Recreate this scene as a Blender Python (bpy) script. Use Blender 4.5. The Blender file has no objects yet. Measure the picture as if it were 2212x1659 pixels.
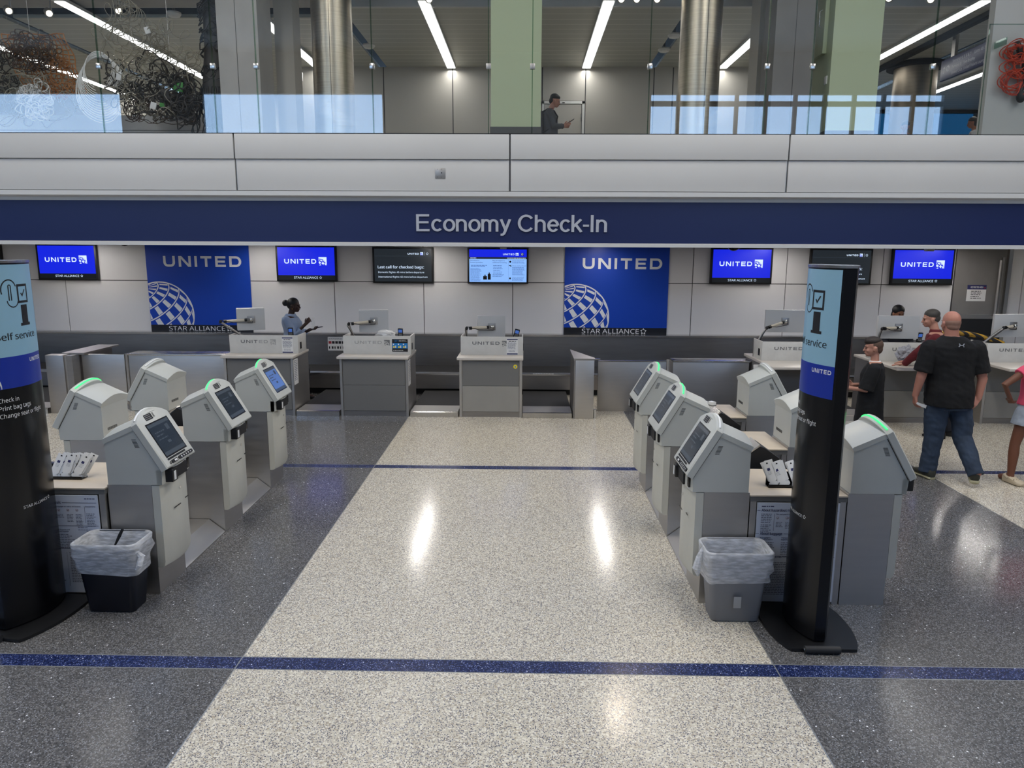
import bpy, bmesh, math, random
from mathutils import Vector, Matrix, Euler, noise
R = math.radians
PI = math.pi
random.seed(7)
S = bpy.context.scene
COL = S.collection

# ------------------------------------------------------------------ camera
def make_camera():
    cd = bpy.data.cameras.new('camera')
    cd.sensor_fit = 'HORIZONTAL'; cd.sensor_width = 36.0
    cd.lens = 36.0 * 1600.0 / 2212.0
    cd.clip_start = 0.05; cd.clip_end = 200
    o = bpy.data.objects.new('camera', cd); COL.objects.link(o)
    pitch, yaw, roll = R(10.5), R(1.0), R(0.28)
    f = Vector((-math.sin(yaw) * math.cos(pitch), math.cos(yaw) * math.cos(pitch), -math.sin(pitch)))
    r = Vector((math.cos(yaw), math.sin(yaw), 0)); u = r.cross(f)
    r2 = r * math.cos(roll) + u * math.sin(roll); u2 = u * math.cos(roll) - r * math.sin(roll)
    m = Matrix((r2, u2, -f)).transposed().to_4x4()
    m.translation = (0, 0, 2.5)
    o.matrix_world = m
    S.camera = o
make_camera()

# ------------------------------------------------------------------ world, lights, exposure
S.view_settings.view_transform = 'Standard'
S.view_settings.look = 'None'
S.view_settings.exposure = 0.0
S.view_settings.gamma = 1.0
S.view_settings.use_curve_mapping = False
w = bpy.data.worlds.new('sky'); S.world = w
w.use_nodes = True
nt = w.node_tree
bg = nt.nodes['Background']
tc = nt.nodes.new('ShaderNodeTexCoord'); sep = nt.nodes.new('ShaderNodeSeparateXYZ')
rmp = nt.nodes.new('ShaderNodeValToRGB')
nt.links.new(tc.outputs['Generated'], sep.inputs[0]); nt.links.new(sep.outputs[2], rmp.inputs[0])
rmp.color_ramp.elements[0].position = 0.0; rmp.color_ramp.elements[0].color = (0.50, 0.72, 1.0, 1)
rmp.color_ramp.elements[1].position = 0.55; rmp.color_ramp.elements[1].color = (0.22, 0.44, 0.95, 1)
nt.links.new(rmp.outputs[0], bg.inputs[0])
bg.inputs[1].default_value = 6.0
try:
    S.cycles.max_bounces = 8; S.cycles.diffuse_bounces = 4; S.cycles.glossy_bounces = 4
    S.cycles.transparent_max_bounces = 16; S.cycles.sample_clamp_indirect = 6.0
    S.cycles.use_denoising = True
except Exception: pass

def area(name, loc, size, power, color=(1, 1, 1), rot=(0, 0, 0), spread=180):
    l = bpy.data.lights.new(name, 'AREA'); l.shape = 'RECTANGLE'
    l.size, l.size_y = size; l.energy = power; l.color = color; l.spread = R(spread)
    o = bpy.data.objects.new(name, l); COL.objects.link(o)
    o.location = loc; o.rotation_euler = rot
    return o
def spot(name, loc, target, power, angle=40, color=(1, .93, .82), size=.05, blend=.4):
    l = bpy.data.lights.new(name, 'SPOT'); l.energy = power; l.color = color
    l.spot_size = R(angle); l.spot_blend = blend; l.shadow_soft_size = size
    o = bpy.data.objects.new(name, l); COL.objects.link(o)
    o.location = loc
    o.rotation_euler = (Vector(target) - Vector(loc)).to_track_quat('-Z', 'Y').to_euler()
    return o
# added warm-white fill lamps above the view (housings are built with the roof)
for i, x in enumerate((-9.5, -3.2, 3.2, 9.5)):
    area('hall_fill_light', (x, 4.6, 8.90), (1.0, 8.0), 355, (1.0, .965, .91))
# linear soffit lights over the check-in desks, in line with the strips upstairs
SOFFIT_X = (-8.09, -4.925, -1.785, 1.385, 4.56, 7.75)
for x in SOFFIT_X:
    area('soffit_strip_light', (x, 12.45, 2.535), (.10, 2.3), 25, (1, .95, .9))
# strips of the upper level
for x in (-11.25, -8.09, -4.925, -1.785, 1.385, 4.56, 7.75, 10.93):
    area('upper_strip_light', (x, 20.2, 6.60), (.16, 4.8), 42, (1, .97, .92))
# exhibition spotlights under the upper ceiling edge, aimed down to the self service islands
for (x, z), t in (((-1.61, 6.42), (-3.2, 5.6, .8)), ((1.52, 6.42), (1.9, 6.4, .8)), ((1.77, 6.42), (1.9, 5.2, .8)),
                  ((2.1, 6.42), (1.9, 7.6, .8)), ((-6.74, 6.3), (-3.3, 6.9, .8))):
    spot('spotlight_beam', (x, 12.9, z - .06), t, 170, 17, (1, .86, .70), .05, .6)

# ------------------------------------------------------------------ materials
def lin(c):
    return tuple(((v / 12.92) if v <= .04045 else ((v + .055) / 1.055) ** 2.4) for v in c)
def hx(h):
    h = h.lstrip('#'); return lin(tuple(int(h[i:i + 2], 16) / 255 for i in (0, 2, 4)))
MATS = {}
def mat(name, c, rough=.5, metal=0.0, spec=.5, emit=None, es=0, bump=None, coat=0, alpha=1, noise_=None, aniso=0, trans=0, ior=1.5):
    if name in MATS: return MATS[name]
    m = bpy.data.materials.new(name); m.use_nodes = True
    n = m.node_tree; b = n.nodes['Principled BSDF']
    if isinstance(c, str): c = hx(c)
    b.inputs['Base Color'].default_value = (*c, 1)
    b.inputs['Roughness'].default_value = rough
    b.inputs['Metallic'].default_value = metal
    b.inputs['Specular IOR Level'].default_value = spec
    b.inputs['Coat Weight'].default_value = coat
    b.inputs['Coat Roughness'].default_value = .08
    b.inputs['Transmission Weight'].default_value = trans
    b.inputs['IOR'].default_value = ior
    b.inputs['Alpha'].default_value = alpha
    if emit is not None:
        if isinstance(emit, str): emit = hx(emit)
        b.inputs['Emission Color'].default_value = (*emit, 1)
        b.inputs['Emission Strength'].default_value = es
    L = n.links
    if noise_:   # (scale vec, amount, detail): subtle colour variation of the surface
        sc, amt = noise_
        t = n.nodes.new('ShaderNodeTexCoord'); mp = n.nodes.new('ShaderNodeMapping')
        mp.inputs['Scale'].default_value = sc
        nz = n.nodes.new('ShaderNodeTexNoise'); nz.inputs['Scale'].default_value = 1; nz.inputs['Detail'].default_value = 4
        L.new(t.outputs['Object'], mp.inputs[0]); L.new(mp.outputs[0], nz.inputs[0])
        rp = n.nodes.new('ShaderNodeValToRGB')
        rp.color_ramp.elements[0].position = .3; rp.color_ramp.elements[1].position = .7
        rp.color_ramp.elements[0].color = (*[v * (1 - amt) for v in c], 1)
        rp.color_ramp.elements[1].color = (*[min(1, v * (1 + amt)) for v in c], 1)
        L.new(nz.outputs[0], rp.inputs[0]); L.new(rp.outputs[0], b.inputs['Base Color'])
        if metal > .5:
            mr = n.nodes.new('ShaderNodeMapRange'); mr.inputs[3].default_value = rough - .06; mr.inputs[4].default_value = rough + .1
            L.new(nz.outputs[0], mr.inputs[0]); L.new(mr.outputs[0], b.inputs['Roughness'])
    if bump:
        sc, dist = bump
        t = n.nodes.new('ShaderNodeTexCoord'); nz = n.nodes.new('ShaderNodeTexNoise')
        nz.inputs['Scale'].default_value = sc; nz.inputs['Detail'].default_value = 3
        bp = n.nodes.new('ShaderNodeBump'); bp.inputs['Distance'].default_value = dist; bp.inputs['Strength'].default_value = .6
        L.new(t.outputs['Object'], nz.inputs[0]); L.new(nz.outputs[0], bp.inputs['Height']); L.new(bp.outputs[0], b.inputs['Normal'])
    MATS[name] = m
    return m

def terrazzo(name, base, chips, scale=95, glint=False):
    m = bpy.data.materials.new(name); m.use_nodes = True
    n = m.node_tree; L = n.links; b = n.nodes['Principled BSDF']
    t = n.nodes.new('ShaderNodeTexCoord')
    def vor(s):
        v = n.nodes.new('ShaderNodeTexVoronoi'); v.inputs['Scale'].default_value = s
        v.inputs['Randomness'].default_value = 1; L.new(t.outputs['Object'], v.inputs['Vector']); return v
    cur = None
    rgb = n.nodes.new('ShaderNodeRGB'); rgb.outputs[0].default_value = (*hx(base), 1); cur = rgb.outputs[0]
    for k, (c, s, lo, size) in enumerate(chips):
        v = vor(s)
        wn = n.nodes.new('ShaderNodeSeparateColor'); L.new(v.outputs['Color'], wn.inputs[0])
        a = n.nodes.new('ShaderNodeMath'); a.operation = 'GREATER_THAN'; a.inputs[1].default_value = lo
        L.new(wn.outputs[k % 3], a.inputs[0])
        d = n.nodes.new('ShaderNodeMath'); d.operation = 'LESS_THAN'; d.inputs[1].default_value = size
        L.new(v.outputs['Distance'], d.inputs[0])
        mu = n.nodes.new('ShaderNodeMath'); mu.operation = 'MULTIPLY'; L.new(a.outputs[0], mu.inputs[0]); L.new(d.outputs[0], mu.inputs[1])
        mx = n.nodes.new('ShaderNodeMix'); mx.data_type = 'RGBA'
        L.new(mu.outputs[0], mx.inputs[0]); L.new(cur, mx.inputs[6]); mx.inputs[7].default_value = (*hx(c), 1)
        cur = mx.outputs[2]
    L.new(cur, b.inputs['Base Color'])
    nz = n.nodes.new('ShaderNodeTexNoise'); nz.inputs['Scale'].default_value = 1.3; L.new(t.outputs['Object'], nz.inputs[0])
    mr = n.nodes.new('ShaderNodeMapRange'); mr.inputs[3].default_value = .13; mr.inputs[4].default_value = .19
    L.new(nz.outputs[0], mr.inputs[0]); L.new(mr.outputs[0], b.inputs['Roughness'])
    b.inputs['Specular IOR Level'].default_value = .42
    MATS[name] = m
    return m
terrazzo('terrazzo_beige', '#cbc3b2', [('#b2a795', 60, .55, .5), ('#e2dccd', 75, .45, .5), ('#77777e', 115, .72, .42), ('#46495a', 150, .80, .45)])
terrazzo('terrazzo_dark', '#5c5b5b', [('#757372', 70, .5, .5), ('#434344', 105, .5, .5), ('#8b8d92', 130, .8, .42), ('#e8e8ea', 55, .975, .28)])
terrazzo('terrazzo_navy', '#222c52', [('#343f6b', 80, .5, .5), ('#161d3c', 105, .5, .5), ('#6e79a5', 130, .82, .42), ('#c5cbe6', 70, .95, .3)])

mat('divider', '#a8a8a4', .35, .6)
mat('wall_panel', '#d4d3d4', .42, 0, .4)
mat('wall_gap', '#3a3a3c', .7)
mat('fascia', '#c4c4c4', .45, 0, .4, noise_=((.8, .8, .8), .02))
mat('white_trim', '#c9cacb', .4)
mat('soffit', '#c2c2c0', .6)
mat('sign_navy', '#15214f', .38, 0, .5)
mat('sign_letter', '#b9bdc8', .4, .25)
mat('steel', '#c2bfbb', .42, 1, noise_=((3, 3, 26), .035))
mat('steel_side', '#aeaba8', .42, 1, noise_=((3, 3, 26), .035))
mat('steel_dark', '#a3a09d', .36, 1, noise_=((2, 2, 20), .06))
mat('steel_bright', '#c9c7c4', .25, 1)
mat('laminate', '#6b6b6a', .5)
mat('laminate_light', '#8f8d88', .5, noise_=((4, 4, 4), .04))
mat('belt', '#242426', .75)
mat('counter_top', '#c3bdb6', .35)
mat('box_white', '#c9c8c4', .5, noise_=((9, 9, 9), .05))
mat('kiosk', '#bebfb8', .42, noise_=((5, 5, 5), .025))
mat('kiosk_panel', '#c7c5b9', .45, noise_=((6, 6, 3), .05))
mat('table_top', '#cabca8', .4, noise_=((7, 7, 7), .04))
mat('black_gloss', '#0b0c10', .26, 0, .4)
mat('black', '#101114', .42)
mat('black_soft', '#15161a', .6)
mat('bin_navy', '#0e1524', .4)
mat('bin_gray', '#85868a', .5)
mat('rubber', '#26272a', .7)
mat('screen_dark', '#20252c', .12, 0, .5, emit='#26303a', es=.55)
mat('screen_blue', '#203050', .15, 0, .5, emit='#5a78b0', es=.8)
mat('screen_ui', '#2a3038', .2, emit='#3a434c', es=.7)
mat('green_glow', '#20ff70', .4, emit=(.05, .85, .20), es=1.25)
mat('white', '#e6e6e4', .5)
mat('paper', '#dcdcdc', .7)
mat('paper_blue', '#d3d9e6', .6)
mat('shaved', '#8f6c5d', .6)
mat('ink', '#24285a', .7)
mat('ink_grey', '#6d7184', .7)
mat('ink_black', '#15151a', .6)
mat('ink_red', '#a03038', .7)
mat('logo_grey', '#6f7072', .5)
mat('logo_faded', '#a3a3a2', .5)
mat('poster_blue', '#0a3fae', .4, 0, .4)
mat('poster_black', '#0d0f18', .4)
mat('poster_white', '#e0e2e6', .45)
mat('tv_blue', (0, 0, 0), .3, emit='#1022d8', es=1.1)
mat('tv_black', (0, 0, 0), .3, emit='#101418', es=1)
mat('tv_grey', (0, 0, 0), .3, emit='#20262c', es=1)
mat('tv_white', (0, 0, 0), .3, emit='#d5e8ff', es=1.1)
mat('tv_pale', (0, 0, 0), .3, emit='#86b4f4', es=1.1)
mat('tv_ink', (0, 0, 0), .3, emit='#1a2a70', es=.9)
mat('tv_ink_soft', (0, 0, 0), .3, emit='#3c5fa8', es=1)
mat('sign_light_blue', '#8fb8cc', .3)
mat('sign_royal', '#12309a', .3)
mat('skin_light', '#b98774', .5, spec=.35, bump=(60, .001))
mat('skin_pink', '#b8806e', .5, spec=.35, bump=(60, .001))
mat('skin_tan', '#9c6a50', .5, spec=.35)
mat('skin_brown', '#6e4634', .5, spec=.35)
mat('skin_dark', '#3a2620', .45, spec=.4)
mat('hair_black', '#0e0d0f', .5, bump=(120, .004))
mat('hair_brown', '#2b211b', .6, bump=(120, .004))
mat('hair_fade', '#5c463a', .7, bump=(160, .002))
mat('hair_greybrown', '#3d3a37', .6, bump=(120, .004))
mat('denim_jacket', '#8c9dba', .85, bump=(220, .002))
mat('navy_cloth', '#10131f', .85, bump=(150, .002))
mat('black_cloth', '#07080c', .88, bump=(120, .002))
mat('jeans', '#2c3a4e', .85, noise_=((9, 9, 6), .22), bump=(150, .002))
mat('red_cloth', '#5e1720', .85, bump=(120, .002))
mat('pink_cloth', '#e0506e', .85, bump=(120, .002))
mat('denim_short', '#9aa3af', .85, noise_=((20, 20, 20), .1), bump=(200, .002))
mat('charcoal_cloth', '#55575b', .85, bump=(150, .002))
mat('grey_pack', '#5c5e62', .8, bump=(150, .002))
mat('shoe_olive', '#33342c', .7)
mat('sole', '#a7a284', .6)
mat('clog', '#bcae96', .55)
mat('eye', '#16110f', .2)
mat('lip', '#7c4a42', .5)
mat('concrete', '#a3a19e', .7, noise_=((2, 2, 2), .10), bump=(30, .002))
mat('concrete_dark', '#747270', .7, noise_=((2, 2, 2), .10), bump=(30, .002))
mat('column_metal', '#b3ab9c', .33, 1, noise_=((2, 2, 60), .12))
mat('column_metal_dark', '#7c7468', .36, 1, noise_=((2, 2, 40), .12))
mat('green_paint', '#b3bf9f', .55)
mat('skirting', '#4c4d4e', .5)
mat('upper_wall', '#b9b5ad', .55)
mat('dark_void', '#1b1f24', .8)
mat('upper_floor', '#b5b0a8', .4)
mat('roof', '#8f9194', .8)
mat('hall_wall', '#7f8184', .7)
mat('mullion', '#4b4f54', .5, .3)
mat('luminaire', '#ffffff', .4, emit=(1, 1, .98), es=5)
mat('lamp_glow', '#fff3d8', .4, emit=(1, .9, .72), es=14)
mat('lamp_soft', '#fff3e8', .4, emit=(1, .95, .88), es=5)
mat('cord_grey', '#8f8a7c', .6)
mat('cord_dark', '#2a2623', .6)
mat('cord_brown', '#4a3a30', .6)
mat('cord_orange', '#a36a34', .6)
mat('cord_red', '#c8401e', .5)
mat('tag_green', '#3f8a3c', .6)
mat('yellow', '#e8cf2a', .5)
mat('cyan', '#1d7fc8', .5)
mat('gold', '#c79a2a', .6)
mat('chrome', '#d8d8d6', .15, 1)
mat('arm_cream', '#cfc6b4', .4)
mat('monitor_white', '#c8c9c9', .45)
mat('jacket_grey', '#9b9da6', .8, bump=(40, .01))
mat('red_sign', '#d8241c', .5, emit=(1, .08, .04), es=1.4)

def glass(name, tint=(1, 1, 1), ior=1.5, refl=1.0):
    m = bpy.data.materials.new(name); m.use_nodes = True
    n = m.node_tree; L = n.links; n.nodes.clear()
    o = n.nodes.new('ShaderNodeOutputMaterial'); tr = n.nodes.new('ShaderNodeBsdfTransparent'); tr.inputs[0].default_value = (*tint, 1)
    g = n.nodes.new('ShaderNodeBsdfGlossy'); g.inputs['Roughness'].default_value = 0.0; g.inputs[0].default_value = (refl, refl, refl, 1)
    # reflectance of a thin sheet by viewing angle (Schlick), the same from either side
    ge = n.nodes.new('ShaderNodeNewGeometry'); dt = n.nodes.new('ShaderNodeVectorMath'); dt.operation = 'DOT_PRODUCT'
    L.new(ge.outputs['Incoming'], dt.inputs[0]); L.new(ge.outputs['Normal'], dt.inputs[1])
    def mth(op, a, b=None):
        q = n.nodes.new('ShaderNodeMath'); q.operation = op
        for k, v in enumerate((a, b)):
            if v is None: continue
            if isinstance(v, (int, float)): q.inputs[k].default_value = v
            else: L.new(v, q.inputs[k])
        return q.outputs[0]
    f0 = ((ior - 1) / (ior + 1)) ** 2
    p5 = mth('POWER', mth('SUBTRACT', 1.0, mth('ABSOLUTE', dt.outputs['Value'])), 5.0)
    fr = mth('ADD', mth('MULTIPLY', p5, 1 - f0), f0)
    mx = n.nodes.new('ShaderNodeMixShader')
    L.new(fr, mx.inputs[0]); L.new(tr.outputs[0], mx.inputs[1]); L.new(g.outputs[0], mx.inputs[2]); L.new(mx.outputs[0], o.inputs[0])
    MATS[name] = m
glass('glass_pane', (.985, .99, .985), 1.68)
glass('glass_edge', (.55, .68, .62), 1.5)
glass('glass_tinted', (.035, .12, .16), 1.4)
glass('glass_clear', (.97, .98, .98), 1.35)

def liner(name, c, tr):
    m = bpy.data.materials.new(name); m.use_nodes = True
    n = m.node_tree; L = n.links; b = n.nodes['Principled BSDF']
    b.inputs['Base Color'].default_value = (*hx(c), 1); b.inputs['Roughness'].default_value = .3
    o = n.nodes['Material Output']; t = n.nodes.new('ShaderNodeBsdfTransparent'); mx = n.nodes.new('ShaderNodeMixShader')
    tx = n.nodes.new('ShaderNodeTexCoord'); nz = n.nodes.new('ShaderNodeTexNoise'); mp = n.nodes.new('ShaderNodeMapping')
    mp.inputs['Scale'].default_value = (3, 3, 11); nz.inputs['Detail'].default_value = 2.5
    L.new(tx.outputs['Object'], mp.inputs[0]); L.new(mp.outputs[0], nz.inputs[0])
    mr = n.nodes.new('ShaderNodeMapRange'); mr.inputs[1].default_value = .35; mr.inputs[2].default_value = .65
    mr.inputs[3].default_value = 1 - tr - .08; mr.inputs[4].default_value = 1 - tr + .18
    L.new(nz.outputs[0], mr.inputs[0]); L.new(mr.outputs[0], mx.inputs[0]); L.new(t.outputs[0], mx.inputs[1]); L.new(b.outputs[0], mx.inputs[2])
    L.new(mx.outputs[0], o.inputs[0])
    bp = n.nodes.new('ShaderNodeBump'); bp.inputs['Distance'].default_value = .02; bp.inputs['Strength'].default_value = .35; L.new(nz.outputs[0], bp.inputs['Height']); L.new(bp.outputs[0], b.inputs['Normal'])
    MATS[name] = m
liner('bag_liner', '#e4e6ea', .45)

def slat_mat():      # linear metal ceiling, slats running left to right
    m = bpy.data.materials.new('slat_ceiling'); m.use_nodes = True
    n = m.node_tree; L = n.links; b = n.nodes['Principled BSDF']
    t = n.nodes.new('ShaderNodeTexCoord'); s = n.nodes.new('ShaderNodeSeparateXYZ'); L.new(t.outputs['Object'], s.inputs[0])
    k = n.nodes.new('ShaderNodeMath'); k.operation = 'MULTIPLY'; k.inputs[1].default_value = 3.1; L.new(s.outputs[1], k.inputs[0])
    f = n.nodes.new('ShaderNodeMath'); f.operation = 'FRACT'; L.new(k.outputs[0], f.inputs[0])
    g = n.nodes.new('ShaderNodeMath'); g.operation = 'LESS_THAN'; g.inputs[1].default_value = .08; L.new(f.outputs[0], g.inputs[0])
    mx = n.nodes.new('ShaderNodeMix'); mx.data_type = 'RGBA'; L.new(g.outputs[0], mx.inputs[0])
    mx.inputs[6].default_value = (*hx('#b2b3aa'), 1); mx.inputs[7].default_value = (*hx('#d4d4ca'), 1)
    L.new(mx.outputs[2], b.inputs['Base Color']); b.inputs['Roughness'].default_value = .45; b.inputs['Metallic'].default_value = .3
    MATS['slat_ceiling'] = m
slat_mat()
def hazard_mat():
    m = bpy.data.materials.new('hazard'); m.use_nodes = True
    n = m.node_tree; L = n.links; b = n.nodes['Principled BSDF']
    t = n.nodes.new('ShaderNodeTexCoord'); wv = n.nodes.new('ShaderNodeTexWave'); wv.inputs['Scale'].default_value = 4.2; wv.bands_direction = 'DIAGONAL'
    L.new(t.outputs['Object'], wv.inputs[0])
    rp = n.nodes.new('ShaderNodeValToRGB'); rp.color_ramp.interpolation = 'CONSTANT'
    rp.color_ramp.elements[0].color = (.01, .01, .012, 1); rp.color_ramp.elements[1].position = .55; rp.color_ramp.elements[1].color = (*hx('#b8902c'), 1)
    L.new(wv.outputs[0], rp.inputs[0]); L.new(rp.outputs[0], b.inputs['Base Color'])
    MATS['hazard'] = m
hazard_mat()

# ------------------------------------------------------------------ mesh builder
class MB:
    def __init__(s): s.v = []; s.f = []; s.m = []; s.mats = []; s.cur = 0; s.M = None
    def use(s, name):
        if name not in s.mats: s.mats.append(name)
        s.cur = s.mats.index(name); return s
    def add(s, vs, fs):
        b = len(s.v)
        if s.M is not None: vs = [s.M @ Vector(p) for p in vs]
        s.v += [tuple(p) for p in vs]
        for f in fs: s.f.append([b + i for i in f]); s.m.append(s.cur)
        return s
    def box(s, x0, x1, y0, y1, z0, z1, bev=0):
        if x0 > x1: x0, x1 = x1, x0
        if y0 > y1: y0, y1 = y1, y0
        if z0 > z1: z0, z1 = z1, z0
        if bev <= 0:
            vs = [(x, y, z) for z in (z0, z1) for y in (y0, y1) for x in (x0, x1)]
            return s.add(vs, [(0, 2, 3, 1), (4, 5, 7, 6), (0, 1, 5, 4), (2, 6, 7, 3), (0, 4, 6, 2), (1, 3, 7, 5)])
        bm = bmesh.new(); bmesh.ops.create_cube(bm, size=1)
        for v in bm.verts: v.co = Vector(((x0 + x1) / 2 + v.co.x * (x1 - x0), (y0 + y1) / 2 + v.co.y * (y1 - y0), (z0 + z1) / 2 + v.co.z * (z1 - z0)))
        bmesh.ops.bevel(bm, geom=bm.edges[:], offset=bev, segments=2, affect='EDGES', profile=.5)
        return s.bm(bm)
    def bm(s, bm):
        bm.verts.index_update()
        s.add([v.co.copy() for v in bm.verts], [[v.index for v in f.verts] for f in bm.faces]); bm.free(); return s
    def prism(s, poly, axis, a0, a1):
        # poly: list of 2D points; axis 'x': (y,z); 'y': (x,z); 'z': (x,y)
        def P(p, a):
            return {'x': (a, p[0], p[1]), 'y': (p[0], a, p[1]), 'z': (p[0], p[1], a)}[axis]
        n = len(poly); vs = [P(p, a0) for p in poly] + [P(p, a1) for p in poly]
        fs = [list(range(n))[::-1], list(range(n, 2 * n))] + [(i, (i + 1) % n, n + (i + 1) % n, n + i) for i in range(n)]
        return s.add(vs, fs)
    def loft(s, rings, cap=True, closed=True):
        n = len(rings[0]); vs = [p for r in rings for p in r]; fs = []
        for k in range(len(rings) - 1):
            for i in range(n if closed else n - 1):
                j = (i + 1) % n
                fs.append((k * n + i, k * n + j, (k + 1) * n + j, (k + 1) * n + i))
        if cap: fs.append(list(range(n))[::-1]); fs.append([(len(rings) - 1) * n + i for i in range(n)])
        return s.add(vs, fs)
    def cyl(s, p0, p1, r0, r1=None, n=20, cap=True):
        r1 = r0 if r1 is None else r1
        p0, p1 = Vector(p0), Vector(p1); d = (p1 - p0).normalized()
        a = d.orthogonal().normalized(); b = d.cross(a)
        return s.loft([[p + (a * math.cos(t) + b * math.sin(t)) * r for t in [2 * PI * i / n for i in range(n)]] for p, r in ((p0, r0), (p1, r1))], cap)
    def tube(s, pts, r, n=8, cap=True):
        pts = [Vector(p) for p in pts]; rings = []; a = None
        for i, p in enumerate(pts):
            d = (pts[min(i + 1, len(pts) - 1)] - pts[max(i - 1, 0)])
            if d.length < 1e-9: d = Vector((0, 0, 1))
            d.normalize()
            if a is None: a = d.orthogonal().normalized()
            else:
                a = a - d * a.dot(d)
                a = a.normalized() if a.length > 1e-6 else d.orthogonal().normalized()
            b = d.cross(a); rr = r[i] if isinstance(r, (list, tuple)) else r
            rings.append([p + (a * math.cos(2 * PI * k / n) + b * math.sin(2 * PI * k / n)) * rr for k in range(n)])
        return s.loft(rings, cap)
    def ell(s, c, rx, ry, rz, n=20, m=12):
        c = Vector(c); vs = [c + Vector((0, 0, -rz))]; fs = []
        for i in range(1, m):
            t = -PI / 2 + PI * i / m
            for k in range(n):
                a = 2 * PI * k / n; vs.append(c + Vector((rx * math.cos(t) * math.cos(a), ry * math.cos(t) * math.sin(a), rz * math.sin(t))))
        vs.append(c + Vector((0, 0, rz)))
        for k in range(n):
            fs.append((0, 1 + (k + 1) % n, 1 + k))
            fs.append((len(vs) - 1, len(vs) - 1 - n + k, len(vs) - 1 - n + (k + 1) % n))
        for i in range(m - 2):
            for k in range(n):
                j = (k + 1) % n; a = 1 + i * n
                fs.append((a + k, a + j, a + n + j, a + n + k))
        return s.add(vs, fs)
    def polys(s, ps, f):
        for p in ps: s.add([f(*q) for q in p], [list(range(len(p)))])
        return s
    def mesh(s, name, sharp=35):
        me = bpy.data.meshes.new(name)
        me.from_pydata(s.v, [], s.f)
        for n in s.mats: me.materials.append(MATS[n])
        if len(s.mats) > 1: me.polygons.foreach_set('material_index', s.m)
        me.update()
        bm = bmesh.new(); bm.from_mesh(me); bmesh.ops.recalc_face_normals(bm, faces=bm.faces[:]); bm.to_mesh(me); bm.free()
        if sharp:
            me.polygons.foreach_set('use_smooth', [True] * len(me.polygons))
            me.set_sharp_from_angle(angle=R(sharp))
        return me
    def build(s, name, parent=None, loc=None, rz=0, sharp=35):
        o = bpy.data.objects.new(name, s.mesh(name, sharp)); COL.objects.link(o)
        if parent is not None: o.parent = parent
        if loc is not None: o.location = loc
        if rz: o.rotation_euler.z = rz
        return o

def M_(m): b = MB(); b.use(m); return b
def tag(o, label=None, cat=None, group=None, kind=None):
    if label: o['label'] = label
    if cat: o['category'] = cat
    if group: o['group'] = group
    if kind: o['kind'] = kind
    return o
def empty(name, loc=(0, 0, 0), rz=0):
    o = bpy.data.objects.new(name, None); COL.objects.link(o); o.location = loc; o.rotation_euler.z = rz
    o.empty_display_size = .1; return o
def kids(o): return [c for c in COL.objects if c.parent == o]
def copy_tree(o, parent=None):
    c = o.copy(); COL.objects.link(c); c.parent = parent
    for ch in kids(o): copy_tree(ch, c)
    return c
def struct(b, name, parent=None, sharp=35):
    o = b.build(name, parent, sharp=sharp); o['kind'] = 'structure'; return o

# ------------------------------------------------------------------ writing
_tc = {}
FONT = None
try:      # the sans serif that ships with Blender, if present; otherwise the built-in face
    import os
    for _n in ('NotoSansMath-Regular.woff2', 'NotoSansHebrew-Regular.woff2'):
        _p = os.path.join(bpy.utils.system_resource('DATAFILES'), 'fonts', _n)
        if os.path.exists(_p): FONT = bpy.data.fonts.load(_p); break
except Exception: FONT = None
def text_polys(body, bold=0.0, spacing=1.0, ext=0.0):
    bold = 0; key = (body, bold, spacing, ext)
    if key in _tc: return _tc[key]
    cu = bpy.data.curves.new('writing', 'FONT'); cu.body = body; cu.size = 1; cu.offset = bold; cu.space_character = spacing
    cu.extrude = ext; cu.resolution_u = 3
    if FONT: cu.font = FONT
    o = bpy.data.objects.new('writing', cu); COL.objects.link(o)
    dg = bpy.context.evaluated_depsgraph_get(); dg.update()
    me = bpy.data.meshes.new_from_object(o.evaluated_get(dg))
    vs = [v.co.copy() for v in me.vertices]; fs = [list(p.vertices) for p in me.polygons]
    bpy.data.objects.remove(o); bpy.data.curves.remove(cu); bpy.data.meshes.remove(me)
    _tc[key] = (vs, fs); return _tc[key]
_hv = text_polys('H')[0]; CAP = max(p.y for p in _hv) - min(p.y for p in _hv)
def write(b, body, f, u, v, cap, width=None, bold=0.0, align='L', spacing=1.0, thick=0.0):
    """letters on the surface f(u,v[,w]); v = baseline, cap = capital height, width = fitted overall width"""
    vs, fs = text_polys(body, bold, spacing, 0.5 if thick else 0.0)
    if not vs: return
    x0 = min(p.x for p in vs); x1 = max(p.x for p in vs); s = cap / CAP
    sx = (width / (x1 - x0)) if width else s
    wd = (x1 - x0) * sx
    off = {'L': 0, 'C': -wd / 2, 'R': -wd}[align]
    for k in ((0,) if bold <= .005 else (-.8, 0, .8)):
        b.add([f(u + off + (p.x - x0) * sx + k * bold * s, v + p.y * s, ((p.z + .5) * thick if thick else 0) + (k + .8) * .0005 * (bold > .005)) for p in vs], fs)
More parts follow.
